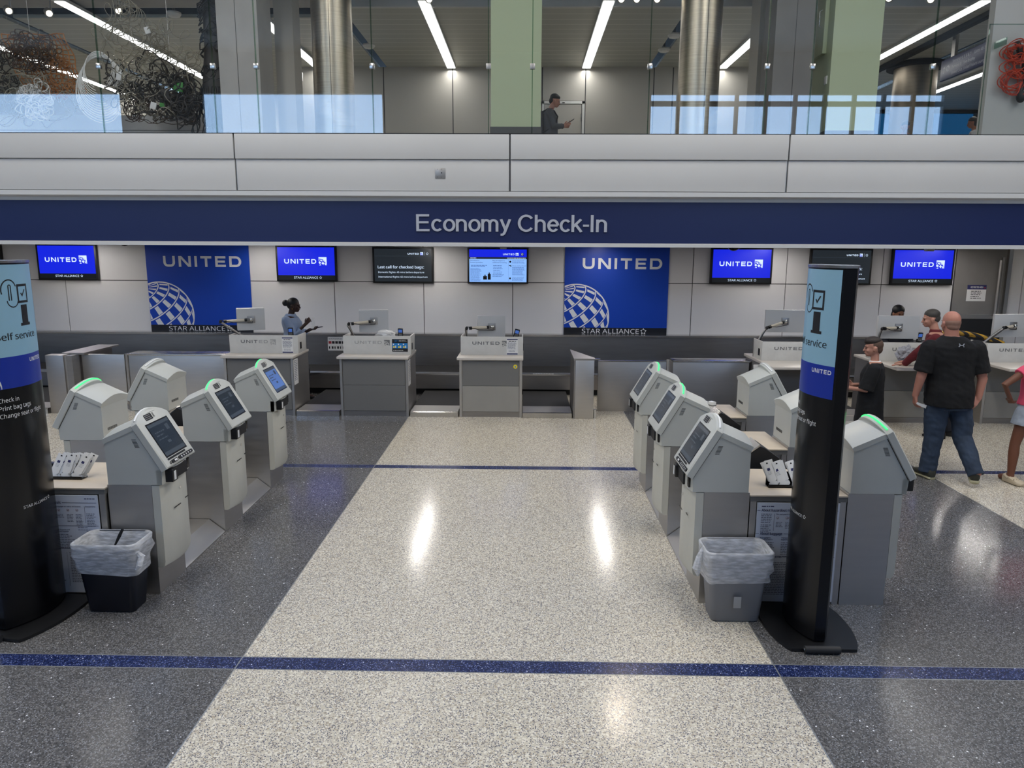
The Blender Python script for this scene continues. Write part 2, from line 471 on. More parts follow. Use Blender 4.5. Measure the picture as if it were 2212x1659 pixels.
def grotesque(b, text, f, u, v, cap, width, thick):
    """even-stroke sans serif letters drawn as ribbons (for the big overhead sign)"""
    w = .125; h = w / 2; x = 0; out = []
    def A(cx, cy, rx, ry, a0, a1, n=22): return [(cx + rx * math.cos(R(a0 + (a1 - a0) * i / n)), cy + ry * math.sin(R(a0 + (a1 - a0) * i / n))) for i in range(n + 1)]
    arch = lambda x0, x1: [(x0, .40)] + A((x0 + x1) / 2, .46, (x1 - x0) / 2, .21, 180, 0, 14) + [(x1, 0)]
    G = {'E': ([[(h, 0), (h, 1)], [(0, h), (.60, h)], [(0, .53), (.56, .53)], [(0, 1 - h), (.59, 1 - h)]], .68),
         'c': ([A(.27, .365, .205, .31, 42, 318)], .53), 'o': ([A(.28, .365, .215, .31, 0, 360, 30)], .585),
         'n': ([[(h, 0), (h, .73)], arch(h, .43)], .56), 'm': ([[(h, 0), (h, .73)], arch(h, .385), arch(.385, .71)], .84),
         'y': ([[(.05, .73), (.255, .10)], [(.45, .73), (.235, .02), (.18, -.13), (.12, -.18), (.03, -.18)]], .52),
         'C': ([A(.385, .5, .315, .445, 38, 322, 30)], .77), 'h': ([[(h, 0), (h, 1)], arch(h, .43)], .56),
         'e': ([[(.07, .375), (.475, .375)], A(.27, .365, .205, .31, 2, 322, 26)], .56),
         'k': ([[(h, 0), (h, 1)], [(.43, .74), (.08, .30)], [(.19, .44), (.45, 0)]], .49), '-': ([[(.03, .37), (.30, .37)]], .345), 'I': ([[(h + .03, 0), (h + .03, 1)]], .27), ' ': ([], .28)}
    for c in text:
        L, adv = G[c]; out += [[(x + p[0], p[1]) for p in q] for q in L]; x += adv
    k = width / (x - .09)
    for gi, q in enumerate(out):
        rings = []; th = thick + .0005 * (gi % 5)
        for i, p in enumerate(q):
            a, c = Vector(q[max(i - 1, 0)]), Vector(q[min(i + 1, len(q) - 1)]); d = (c - a).normalized(); nn = Vector((-d.y, d.x)) * h
            if 0 < i < len(q) - 1:
                d1 = (Vector(p) - a).normalized(); nn = nn / max(.6, d1.dot(d))
            l, r = Vector(p) + nn, Vector(p) - nn
            rings.append([f(u + t_.x * k, v + t_.y * cap, zz) for t_, zz in ((l, th), (r, th), (r, 0), (l, 0))])
        b.loft(rings)
def rect(u0, u1, v0, v1): return [(u0, v0, 0), (u1, v0, 0), (u1, v1, 0), (u0, v1, 0)]
def arc(cx, cy, r, a0, a1, n=6, ry=None):
    ry = ry or r
    return [(cx + r * math.cos(R(a0 + (a1 - a0) * i / n)), cy + ry * math.sin(R(a0 + (a1 - a0) * i / n))) for i in range(n + 1)]
def ribbon(outer, inner):
    return [[(*outer[i], 0), (*outer[i + 1], 0), (*inner[i + 1], 0), (*inner[i], 0)] for i in range(len(outer) - 1)]
def wide_word(u, v, h, width):
    """UNITED in wide bold capitals as polygons; u,v = lower left"""
    t = .24; out = []; x = 0
    ws = dict(U=1.12, N=1.18, I=.24, T=1.05, E=1.0, D=1.15); gap = .34
    tot = sum(ws[c] for c in 'UNITED') + gap * 5; k = width / tot
    def R_(a, b, c, d): out.append(rect(x + a, x + b, c, d))
    for c in 'UNITED':
        W = ws[c]
        if c == 'U':
            o = [(0, 1)] + arc(.42, .42, .42, 180, 270) + arc(W - .42, .42, .42, 270, 360) + [(W, 1)]
            i = [(t, 1)] + arc(.42, .42, .42 - t, 180, 270, ry=.20) + arc(W - .42, .42, .42 - t, 270, 360, ry=.20) + [(W - t, 1)]
            out += [[(x + p[0], p[1], 0) for p in q] for q in ribbon(o, i)]
        if c == 'N':
            R_(0, t, 0, 1); R_(W - t, W, 0, 1); out.append([(x, 1, 1), (x + t * 1.2, 1, 1), (x + W, 0, 1), (x + W - t * 1.2, 0, 1)])
        if c == 'I': R_(0, t, 0, 1)
        if c == 'T': R_(0, W, 1 - .22, 1); R_(W / 2 - t / 2, W / 2 + t / 2, 0, .78)
        if c == 'E':
            R_(0, t, 0, 1); R_(t, W, .79, 1); R_(t, W * .93, .4, .6); R_(t, W, 0, .21)
        if c == 'D':
            o = [(0, 0)] + arc(W - .5, .5, .5, -90, 90, 10) + [(0, 1), (0, 0)]
            i = [(t, .21)] + arc(W - .5, .5, .5 - t, -90, 90, 10, ry=.29) + [(t, .79), (t, .21)]
            out += [[(x + p[0], p[1], 0) for p in q] for q in ribbon(o, i)]
        x += W + gap
    return [[(u + p[0] * k, v + p[1] * h, p[2] * .0006) for p in q] for q in out]
def clip(poly, x0, x1, y0, y1):
    for ax, lim, sg in ((0, x0, 1), (0, x1, -1), (1, y0, 1), (1, y1, -1)):
        out = []
        for i in range(len(poly)):
            a, b = poly[i - 1], poly[i]
            da, db = (a[ax] - lim) * sg, (b[ax] - lim) * sg
            if (da >= 0) != (db >= 0):
                t = da / (da - db); out.append((a[0] + (b[0] - a[0]) * t, a[1] + (b[1] - a[1]) * t))
            if db >= 0: out.append(b)
        poly = out
        if len(poly) < 3: return []
    return poly
def globe(cx, cy, r, win, bands=9, cells=28, sub=3, lw=.035, limb=True):
    """the latticed globe emblem: latitude lines, checkered cells"""
    P = Vector((-.50, .76, .42)).normalized(); A = P.cross(Vector((0, 0, 1))).normalized(); B = P.cross(A)
    out = []
    def pt(la, lo):
        q = P * math.cos(la) + (A * math.cos(lo) + B * math.sin(lo)) * math.sin(la); return q
    def patch(l0, l1, o0, o1, nu, nv):
        for i in range(nu):
            for j in range(nv):
                qs = [pt(l0 + (l1 - l0) * (i + a) / nu, o0 + (o1 - o0) * (j + c) / nv) for a, c in ((0, 0), (1, 0), (1, 1), (0, 1))]
                if min(q.z for q in qs) < .0: continue
                p = clip([(cx + q.x * r, cy + q.y * r) for q in qs], *win)
                if p: out.append([(*q, 0) for q in p])
    st = R(150) / bands
    for k in range(bands):
        l0, l1 = R(9) + k * st, R(9) + (k + 1) * st
        nc = cells
        for j in range(nc):
            if (j + k) % 2 == 0: patch(l0 + st * .14, l1 - st * .10, 2 * PI * (j + .1) / nc, 2 * PI * (j + .9) / nc, 1, sub)
        patch(l0 - lw * .5, l0 + lw * .5, 0, 2 * PI, 1, 72)
    if limb:
        o = arc(cx, cy, r, 0, 360, 64); i = arc(cx, cy, r * .965, 0, 360, 64)
        for q in ribbon(o, i):
            p = clip([(a[0], a[1]) for a in q], *win)
            if p: out.append([(*a, .0006) for a in p])
    return out
def star_mark(cx, cy, r):
    out = []
    for k in range(5):
        a = R(90 + 72 * k); b = a + R(36); c = a - R(36)
        tip = (cx + r * math.cos(a), cy + r * math.sin(a))
        l = (cx + r * .55 * math.cos(b), cy + r * .55 * math.sin(b)); rr = (cx + r * .55 * math.cos(c), cy + r * .55 * math.sin(c))
        n = (cx + r * .50 * math.cos(a + .25), cy + r * .50 * math.sin(a + .25))
        out.append([(*tip, 0), (*l, 0), (*n, 0)]); out.append([(*tip, 0), (*n, 0), (cx + r * .62 * math.cos(c), cy + r * .62 * math.sin(c), 0)])
    return out
def small_logo(b, f, u, v, s, c_base, c_line):
    """square emblem with the latticed globe, lower left corner u,v, side s"""
    b.use(c_base).polys([rect(u, u + s, v, v + s)], lambda a, c, w=0: f(a, c, 0))
    b.use(c_line).polys(globe(u + s * .12, v + s * .0, s * .82, (u, u + s, v, v + s), 6, 18, 2, .10), lambda a, c, w=0: f(a, c, .0008 + w))
def text_rows(b, f, u0, u1, v, n, dv, h, seed=1, ragged=.25):
    """rows of small unreadable print: word-length bars"""
    rd = random.Random(seed)
    for k in range(n):
        u = u0; end = u1 - (u1 - u0) * rd.random() * ragged
        while u < end:
            wl = h * rd.uniform(1.2, 5.0); e = min(u + wl, end)
            b.polys([rect(u, e, v - h, v)], f); u = e + h * .75
        v -= dv
def plane_xz(x0, y, z0, w=1):   # faces -y (towards the camera); u right, v up
    return lambda u, v, t=0: (x0 + u, y - t, z0 + v)

# ------------------------------------------------------------------ the setting
def floor():
    b = MB()
    xs = [(-20, -4.742, 'terrazzo_beige'), (-4.734, -1.732, 'terrazzo_dark'), (-1.724, 1.528, 'terrazzo_beige'), (1.536, 4.545, 'terrazzo_dark'), (4.553, 20, 'terrazzo_beige')]
    ys = [(-6.2, 4.025), (4.033, 4.160), (4.168, 8.135), (8.143, 8.262), (8.270, 14.3)]
    for i, (y0, y1) in enumerate(ys):
        for x0, x1, m in xs:
            b.use('terrazzo_navy' if i in (1, 3) else m).box(x0, x1, y0, y1, -.1, 0)
    b.use('divider').box(-20, 20, -6.2, 14.3, -.12, -.0006)
    return struct(b, 'floor', sharp=0)
floor()

def hall():
    # rear wall (behind the camera), carried up under the windows to cut blue daylight
    b = M_('hall_wall')
    wins = [(-20, -14.1), (-11.3, -4.95), (4.2, 14.2)]
    zt, zb = 7.66, 5.6
    b.box(-20, 20, -6.3, -6.1, 0, zb); b.box(-20, 20, -6.3, -6.1, zt, 9)
    b.box(-14.1, -11.3, -6.3, -6.1, zb, zt); b.box(-4.95, 4.2, -6.3, -6.1, zb, zt); b.box(14.2, 20, -6.3, -6.1, zb, zt)
    struct(b, 'wall_rear', sharp=0)
    for i, (x0, x1) in enumerate(wins):
        b = M_('glass_clear').box(x0, x1, -6.215, -6.205, zb, zt); o = struct(b, 'window_%d' % (i + 1), sharp=0)
        f = M_('mullion')
        if i == 2:
            x = x0
            while x < x1:
                f.box(x - .06, x + .06, -6.28, -6.14, zb, zt); x += 1.0
            f.box(x0, x1, -6.28, -6.14, 7.28, 7.44)
        else:
            f.box(x0, x0 + .05, -6.28, -6.14, zb, zt); f.box(x1 - .05, x1, -6.28, -6.14, zb, zt)
        f.box(x0, x1, -6.28, -6.14, zb, zb + .1)
        fo = f.build('window_frame', o, sharp=0)
    struct(M_('hall_wall').box(-20.2, -20, -6.3, 26, 0, 9), 'wall_left', sharp=0)
    struct(M_('hall_wall').box(20, 20.2, -6.3, 26, 0, 9), 'wall_right', sharp=0)
    struct(M_('roof').box(-20.2, 20.2, -6.3, 10.6, 9, 9.2), 'ceiling', sharp=0)
    for x in (-9.5, -3.2, 3.2, 9.5):  # housings of the added fill lamps, out of view
        t = empty('added_fill_panel', (x, 4.6, 8.93)); tag(t, 'added unseen fill panel in the hall ceiling, %s' % ({-9.5: 'leftmost', -3.2: 'second from the left', 3.2: 'second from the right', 9.5: 'rightmost'}[x]), 'light', 'added hall fill lights')
        M_('white_trim').box(-.55, .55, -4.1, 4.1, .0, .06).build('housing', t, sharp=0)
hall()

def under_mezzanine():
    # back wall: panels with dark gaps
    b = M_('wall_gap').box(-20, 20, 14.02, 14.3, 0, 2.6)
    xs = [-20, -17.3, -15.6, -13.9, -12.2, -10.45, -8.72, -7.0, -5.3, -3.605, -1.915, -.24, 1.43, 3.115, 4.845, 6.61, 7.93]
    b.use('wall_panel')
    g = .007
    for i in range(len(xs) - 1):
        b.box(xs[i] + g, xs[i + 1] - g, 14.0, 14.03, .80, 1.84 - g); b.box(xs[i] + g, xs[i + 1] - g, 14.0, 14.03, 1.84 + g, 2.56)
    for x0, x1 in ((8.87, 9.2), (9.2, 10.9), (10.9, 12.6), (12.6, 14.3), (14.3, 20)):
        b.box(x0 + g, x1 - g, 14.0, 14.03, .02, 2.56)
    struct(b, 'wall_back', sharp=0)
    # soffit
    b = M_('soffit').box(-20, 20, 10.34, 14.02, 2.56, 2.60)
    struct(b, 'ceiling_soffit', sharp=0)
    # sign band + trims + fascia
    b = M_('sign_navy').box(-20, 20, 10.32, 10.36, 2.55, 3.12); band = b.build('overhead_sign', sharp=0)
    tag(band, 'long navy overhead sign reading Economy Check-In above the desks', 'sign')
    lb = M_('sign_letter'); f = plane_xz(0, 10.319, 0)
    grotesque(lb, 'Economy Check-In', f, -1.497, 2.702, .226, 2.59, .02)
    lb.build('lettering', band)
    struct(M_('white_trim').prism([(10.25, 2.50), (10.37, 2.50), (10.37, 2.552), (10.28, 2.552), (10.25, 2.54)], 'x', -20, 20), 'trim_1')
    struct(M_('white_trim').prism([(10.22, 3.165), (10.22, 3.225), (10.36, 3.225), (10.36, 3.15), (10.26, 3.15)], 'x', -20, 20), 'trim_2')
    struct(M_('fascia').box(-20, 20, 10.31, 10.36, 3.10, 3.16), 'trim_3', sharp=0)
    b = M_('wall_gap').box(-20, 20, 10.32, 10.5, 3.12, 3.95)
    b.use('fascia')
    seams = [-20, -18.68, -15, -11.3, -7.61, -3.915, -.222, 3.47, 7.16, 10.86, 14.55, 18.2, 20]
    for i in range(len(seams) - 1):
        b.box(seams[i] + .012, seams[i + 1] - .012, 10.27, 10.33, 3.235, 3.640, .004)
        b.box(seams[i] + .010, seams[i + 1] - .010, 10.245, 10.33, 3.645, 3.965, .004)
    for s in seams: b.use('steel_dark').box(s - .006, s + .006, 10.30, 10.33, 3.235, 3.96)
    struct(b, 'wall_mezzanine')
    struct(M_('black').box(-20, 20, 10.25, 10.36, 3.966, 3.976), 'trim_4', sharp=0)
    # small steel access plate on the fascia
    t = empty('access_plate', (-1.155, 10.268, 3.465)); tag(t, 'small square grey metal plate screwed to the white balcony fascia', 'plate')
    M_('steel_side').box(-.068, .068, -.006, 0, -.068, .068, .002).build('plate', t)
    s = M_('black')
    for x, z, r in ((-.04, .05, .004), (.012, .05, .004), (-.04, -.05, .004), (.012, -.05, .004), (.018, .004, .008)):
        s.cyl((x, -.006, z), (x, -.008, z), r)
    s.build('screws', t)
under_mezzanine()

def soffit_lights():
    for i, x in enumerate(SOFFIT_X):
        t = empty('soffit_light', (x, 12.45, 2.56))
        tag(t, 'long narrow light strip in the low soffit over the desks, %s from the left' % ['first', 'second', 'third', 'fourth', 'fifth', 'sixth'][i], 'light', 'soffit light strips')
        M_('white_trim').box(-.075, -.056, -1.2, 1.2, -.03, 0).build('edge', t, sharp=0); M_('white_trim').box(.056, .075, -1.2, 1.2, -.03, 0).build('edge', t, sharp=0)
        M_('white').box(-.056, .056, -1.2, 1.2, -.012, 0).build('diffuser', t, sharp=0)
    # security domes and a camera-shaped sensor hanging from the soffit
    for x, y, lab in ((-6.45, 12, 'dark dome camera under the soffit at the left, beside the blue wall poster'), (3.35, 12.2, 'wide dark dome camera hanging in front of the blue screen right of the poster')):
        t = empty('dome_camera', (x, y, 2.56)); tag(t, lab, 'camera')
        M_('white_trim').cyl((0, 0, 0), (0, 0, -.035), .115 if x > 0 else .07, n=24).build('base', t)
        d = M_('black_gloss'); r = .10 if x > 0 else .06
        d.loft([[(math.cos(a) * r * math.cos(q), math.sin(a) * r * math.cos(q), -.035 - r * .75 * math.sin(q)) for a in [2 * PI * i / 20 for i in range(20)]] for q in [PI / 2 * j / 6 * .99 for j in range(7)]])
        d.build('dome', t)
    for x, y, lab in ((-.36, 12.1, 'small grey ceiling sensor hanging before the pale information screen'), (6.42, 12.1, 'small grey ceiling sensor hanging before the rightmost blue screen')):
        t = empty('ceiling_sensor', (x, y, 2.56)); tag(t, lab, 'sensor')
        M_('white_trim').box(-.1, .1, -.05, .05, -.025, 0).build('base', t)
        M_('steel_dark').prism([(-.07, -.025), (.07, -.025), (.05, -.10), (-.05, -.10)], 'y', -.05, .05).build('body', t)
soffit_lights()

# ------------------------------------------------------------------ back wall pictures and screens
def poster(x0, x1, lab):
    z0, z1 = .865, 2.50; w_ = x1 - x0
    t = empty('wall_poster', (x0, 13.999, z0)); tag(t, lab, 'poster', )
    M_('poster_blue').box(0, w_, -.025, 0, .14, z1 - z0).build('panel', t, sharp=0)
    M_('poster_black').box(0, w_, -.025, 0, 0, .14).build('black_strip', t, sharp=0)
    f = lambda u, v, q=0: (u, -.0265 - q, v)
    b = M_('poster_white').polys(wide_word(.33, 1.235, .20, 1.475), f); b.build('lettering', t, sharp=0)
    b = M_('poster_white').polys(globe(.22, .33, .63, (.004, w_ - .01, .142, 1.6), 8, 30, 3, .035), f); b.build('globe_emblem', t, sharp=0)
    b = M_('poster_white'); write(b, 'STAR ALLIANCE', f, .34, .032, .085, 1.075); b.build('strip_lettering', t, sharp=0)
    M_('poster_white').polys(star_mark(1.50, .075, .062), f).build('star_emblem', t, sharp=0)
poster(-7.135, -5.185, 'tall blue wall poster with white globe, left one behind the desks, beside the employee')
poster(.730, 2.665, 'tall blue wall poster with white globe, right one above the low steel gate')

def tv(x, kind, lab, zc=2.172):
    W, H = 1.135, .66
    t = empty('wall_screen', (x, 13.998, zc)); tag(t, lab, 'screen', )
    fr = M_('black'); fr.box(-W / 2, W / 2, -.07, -.0, -H / 2, H / 2, .006); fr.build('frame', t)
    f = lambda u, v, q=0: (u, -.0715 - q, v)
    w2, h2 = W / 2 - .035, H / 2 - .03
    if kind == 'blue':
        M_('tv_blue').polys([rect(-w2, w2, -h2 + .085, h2)], f).build('display', t, sharp=0)
        b = M_('tv_black').polys([rect(-w2, w2, -h2, -h2 + .085)], f); b.build('caption_bar', t, sharp=0)
        g = lambda u, v, q=0: (u, -.0722 - q, v)
        M_('tv_white').polys(wide_word(-.41, .0, .083, .60), g).build('lettering', t, sharp=0); b = MB(); small_logo(b, g, .235, -.03, .15, 'tv_white', 'tv_blue'); b.build('emblem', t, sharp=0)
        b = M_('tv_white'); write(b, 'STAR ALLIANCE', g, -.24, -h2 + .022, .038, .45); b.build('caption', t, sharp=0); M_('tv_white').polys(star_mark(.26, -h2 + .042, .026), g).build('star_emblem', t, sharp=0)
    elif kind == 'last':
        M_('tv_grey').polys([rect(-w2, w2, -h2, h2)], f).build('display', t, sharp=0)
        g = lambda u, v, q=0: (u, -.0722 - q, v)
        b = M_('tv_white').polys(wide_word(.09, .195, .032, .21), g); small_logo(b, g, .325, .185, .055, 'tv_white', 'tv_blue')
        b.use('tv_white').polys(star_mark(.455, .212, .026), g)
        b.use('tv_white').polys([rect(.41, .412, .18, .245)], g)
        b.use('screen_ui').polys([rect(-w2, w2, .165, .17)], g)
        b.use('tv_white')
        write(b, 'Last call for checked bags:', g, -.47, -.06, .05, .86, bold=.012)
        write(b, 'Domestic flights: 45 mins before departure', g, -.465, -.145, .03, .86)
        write(b, 'International flights: 60 mins before departure', g, -.465, -.232, .03, .92)
        b.build('lettering', t, sharp=0)
    elif kind == 'info':
        M_('tv_pale').polys([rect(-w2, w2, -h2, .125)], f).build('display', t, sharp=0)
        g = lambda u, v, q=0: (u, -.0722 - q, v)
        b = M_('tv_blue').polys([rect(-w2, w2, .158, h2)], f); b.use('tv_grey').polys([rect(-w2, w2, .127, .156)], f); b.build('header', t, sharp=0)
        b = M_('tv_white').polys(wide_word(.095, .195, .032, .21), g); small_logo(b, g, .325, .183, .055, 'tv_white', 'tv_blue')
        b.use('tv_grey').polys([rect(.425, .475, .187, .237)], g); b.use('tv_white').polys(star_mark(.45, .212, .022), lambda u, v, q=0: g(u, v, .001))
        b.use('tv_white'); text_rows(b, g, -w2 + .02, -w2 + .13, .147, 1, .01, .009, 3, 0); text_rows(b, g, .17, w2 - .02, .147, 1, .01, .009, 4, 0)
        b.build('header_lettering', t, sharp=0)
        b = M_('tv_ink')
        write(b, 'Permitted in', g, -w2 + .02, .085, .020, .165, bold=.01); write(b, 'limited quantities:', g, -w2 + .02, .05, .020, .235, bold=.01)
        write(b, 'May be subject to', g, -.10, .085, .020, .225, bold=.01); write(b, 'additional screening:', g, -.10, .05, .020, .265, bold=.01)
        write(b, 'Are your bags locked?', g, .265, .09, .014, .22, bold=.01)
        write(b, 'Are you carrying a firearm?', g, .265, -.005, .014, .26, bold=.01)
        write(b, 'Are you carrying food?', g, .265, -.215, .014, .22, bold=.01)
        b.use('tv_ink_soft'); text_rows(b, g, -w2 + .03, -.15, .012, 2, .024, .010, 5); text_rows(b, g, -w2 + .02, -.305, -.045, 14, .0175, .007, 6)
        text_rows(b, g, -.09, .09, .010, 6, .030, .009, 7); text_rows(b, g, -.10, .12, -.16, 3, .018, .007, 8)
        text_rows(b, g, .265, w2 - .03, .075, 2, .018, .007, 9); text_rows(b, g, .265, w2 - .02, -.022, 9, .0175, .007, 10); text_rows(b, g, .265, w2 - .03, -.232, 3, .017, .007, 11)
        b.polys([rect(.195, .197, -h2 + .01, .115)], g)
        b.use('ink_black')
        b.polys([rect(-.275, -.205, -.255, -.19), rect(-.25, -.23, -.19, -.165), rect(-.19, -.135, -.255, -.15), rect(-.172, -.153, -.15, -.125)], g)
        b.polys([arc_ for arc_ in [[(*p, 0) for p in arc(.228, .075, .018, 0, 345, 14)]]], g)
        b.polys([rect(.205, .245, .0, .012), rect(.232, .247, -.018, .0), rect(.21, .24, -.245, -.215)], g)
        b.build('writing', t, sharp=0)
    return t
tv(-8.61, 'blue', 'blue wall screen with airline name, leftmost whole one', 2.18)
tv(-4.095, 'blue', 'blue wall screen with airline name above the employee in denim', 2.172)
tv(-2.285, 'last', 'dark wall screen with last call for checked bags text', 2.152)
tv(-.515, 'info', 'pale wall screen with baggage rules, right of the last call screen', 2.150)
tv(3.99, 'blue', 'blue wall screen with airline name right of the right poster', 2.168)
tv(5.81, 'last', 'dark wall screen half hidden behind the right totem sign', 2.165)
tv(7.31, 'blue', 'blue wall screen with airline name, rightmost, beside the grey door', 2.172)
tv(-10.42, 'last', 'dark wall screen cut off by the left edge of the view', 2.18)

# ------------------------------------------------------------------ baggage conveyor behind the desks
def conveyor():
    t = empty('baggage_conveyor', (0, 12.4, 0)); tag(t, 'long stainless baggage conveyor trough running along the back wall', 'conveyor')
    y = lambda v: v - 12.4
    x0, x1 = -17.5, 6.80
    M_('steel_dark').box(x0, x1, y(13.86), y(13.98), .0, .86).build('backsplash', t, sharp=0)
    M_('steel_bright').prism([(y(13.82), .845), (y(13.82), .88), (y(13.99), .885), (y(13.99), .845)], 'x', x0, x1).build('ledge', t)
    M_('steel_dark').box(x0, x1, y(12.4), y(12.44), .11, .36).build('front_panel', t, sharp=0)
    M_('steel_bright').prism([(y(12.38), .35), (y(12.38), .375), (y(12.55), .375), (y(12.55), .35)], 'x', x0, x1).build('front_lip', t)
    M_('belt').box(x0, x1, y(12.5), y(13.86), .26, .28).build('belt', t, sharp=0)
    M_('black_soft').box(x0, x1, y(12.5), y(12.6), .0, .26).build('plinth', t, sharp=0)
conveyor()
def scales():
    spans = [(-9.3, -7.15, 'at the far left beyond the steel post'), (-3.40, -2.76, 'between the desks beside the employee'), (-1.70, -.99, 'between the second and third desk'), (-.03, .70, 'between the third desk and the steel post'), (4.37, 5.05, 'behind the boy in black')]
    for x0, x1, lab in spans:
        t = empty('baggage_scale', ((x0 + x1) / 2, 10.72, 0)); tag(t, 'low stainless baggage scale platform ' + lab, 'scale')
        w_ = (x1 - x0) / 2
        M_('steel_bright').prism([(0, 0), (0, .075), (.02, .085), (.04, .085), (.04, 0)], 'x', -w_, w_).build('front_lip', t)
        M_('steel').box(-w_, w_, .04, .46, 0, .083).build('deck', t, sharp=0)
        M_('belt').box(-w_, w_, .46, 1.66, 0, .085).build('belt', t, sharp=0)
scales()

# ------------------------------------------------------------------ check-in desks
def notice(parent, x, y, z, w_, h_, kind, seed):
    o = M_('paper').box(x, x + w_, y - .003, y, z, z + h_).build('notice', parent, sharp=0)
    f = lambda u, v, q=0: (x + u, y - .0038 - q, z + v)
    if kind == 'letter':
        b = M_('ink').polys([rect(.005, w_ - .005, h_ - .022, h_ - .006), rect(.005, w_ - .005, .006, .022)], f)
        b.use('ink_black'); text_rows(b, f, .03, w_ - .03, h_ - .036, 1, .012, .010, seed + 5, 0)
        b.use('ink_grey'); text_rows(b, f, .015, w_ - .015, h_ - .062, 7, .0145, .007, seed); text_rows(b, f, .03, w_ - .03, h_ - .18, 2, .0145, .006, seed + 1)
        b.build('writing', o, sharp=0)
    else:
        b = M_('ink_black').polys([rect(.004, w_ - .004, .004, h_ - .004)], f)
        g = lambda u, v, q=0: f(u, v, .0008 + q)
        b.use('cyan').polys([rect(.008, w_ - .008, .055, .135)], g)
        h = lambda u, v, q=0: f(u, v, .0016 + q)
        b.use('cyan'); write(b, '311', h, .04, h_ - .05, .032, .06)
        b.use('logo_faded'); text_rows(b, h, .11, w_ - .02, h_ - .02, 2, .014, .008, seed)
        for k in range(3): b.use('yellow').polys([rect(.02 + k * .075, .045 + k * .075, .062, .088)], h); b.use('white').polys([rect(.052 + k * .075, .066 + k * .075, .062, .098), rect(.018 + k * .075, .035 + k * .075, .108, .126)], h)
        text_rows(b, h, .02, w_ - .05, .03, 1, .014, .007, seed + 2)
        b.build('writing', o, sharp=0)
    return o
def desk(x0, w_, lab, faded=0, note='letter', by=.26, fr=-.03, yfront=10.75, side_paper=False, sticker=False, lower='laminate', side='R'):
    t = empty('checkin_desk', (x0, yfront, 0)); tag(t, lab, 'counter')
    cb = M_('steel'); D = .78
    cb.box(0, .035, 0, D, .0, .86); cb.box(w_ - .035, w_, 0, D, 0, .86); cb.box(.035, w_ - .035, .03, D, .0, .86)
    cb.build('cabinet', t, sharp=0)
    M_('laminate').box(.045, w_ - .045, .012, .03, .475, .845).build('upper_panel', t, sharp=0)
    M_(lower).box(.045, w_ - .045, .012, .03, .085, .470).build('lower_panel', t, sharp=0)
    M_('steel_dark').box(.035, w_ - .035, .02, .03, .0, .08).build('kick_plate', t, sharp=0)
    M_('counter_top').box(-.035, w_ + .015, fr, D, .862, .90, .006).build('countertop', t)
    # privacy box, open on top
    bx = M_('box_white'); a, c = .0, w_ + .01; z0, z1 = .90, 1.175
    bx.box(a, c, by, by + .018, z0, z1, .003); bx.box(a, a + .018, by + .018, by + .42, z0, z1, .003); bx.box(c - .018, c, by + .018, by + .42, z0, z1, .003)
    bx.box(a, c, by + .40, by + .42, z0, z1 - .06)
    bx.build('privacy_box', t)
    f = lambda u, v, q=0: (u, by - .0012 - q, v)
    b = M_('logo_grey')
    ws = wide_word(.175, 1.055, .046, .41)
    if faded == 1:
        cut = .43
        b.polys([p for p in ws if p[0][0] < cut], f); b.use('logo_faded').polys([p for p in ws if p[0][0] >= cut], f)
        lg = 'logo_faded'
    elif faded == 2:
        b = M_('logo_faded').polys(ws, f); lg = 'logo_grey'
    else:
        b.polys(ws, f); lg = 'logo_grey'
    b.build('lettering', t, sharp=0)
    b = MB(); small_logo(b, f, .62, 1.03, .085, lg, 'box_white'); b.build('emblem', t, sharp=0)
    if note == 'letter': notice(t, w_ - .235, by - .001, .905, .17, .245, 'letter', int(abs(x0) * 10))
    elif note == 'poster': notice(t, w_ - .275, by - .001, .935, .245, .20, 'poster', int(abs(x0) * 10))
    # outlet on the side of the box
    sx = c + .001 if side == 'R' else a - .001
    M_('black').box(sx, sx + (.004 if side == 'R' else -.004), by + .09, by + .16, .96, 1.06).build('socket_plate', t, sharp=0)
    if side_paper:
        M_('paper').box(w_ + .001, w_ + .004, .02, .22, .46, .84).build('side_notice', t, sharp=0)
        g = lambda u, v, q=0: (w_ + .0048, .02 + u, .46 + v)
        b = M_('ink_grey'); text_rows(b, g, .02, .18, .36, 12, .026, .010, 21); b.build('side_writing', t, sharp=0)
    if sticker:
        o = M_('yellow').cyl((w_ - .10, .010, .765), (w_ - .10, .012, .765), .03, n=24).build('round_sticker', t)
        fs = lambda u, v, q=0: (w_ - .10 + u, .0094, .765 + v)
        M_('cyan').polys([[(-.012, -.004, 0), (.0, .014, 0), (.012, .0, 0), (.002, -.018, 0)]], fs).build('sticker_mark', o, sharp=0)
    return t
desk(-4.455, 1.03, 'check-in desk left of the employee, its printed name partly worn', faded=1, side_paper=True)
desk(-2.735, 1.01, 'check-in desk right of the employee, with the 311 liquids poster', faded=2, note='poster', side_paper=True)
desk(-.965, .925, 'check-in desk in the middle with a yellow round sticker on its front', sticker=True, lower='laminate_light')
desk(3.415, .93, 'check-in desk half behind the right totem sign', note='poster', yfront=10.62, by=.03, fr=-.57, side='L')
desk(5.10, .95, 'check-in desk where the man in the red shirt leans', note=None, yfront=10.62, by=.03, fr=-.57, lower='laminate_light', side='L')
desk(6.62, .95, 'check-in desk cut off by the right edge of the view', note=None, yfront=10.62, by=.03, fr=-.57, lower='laminate_light', side='L')

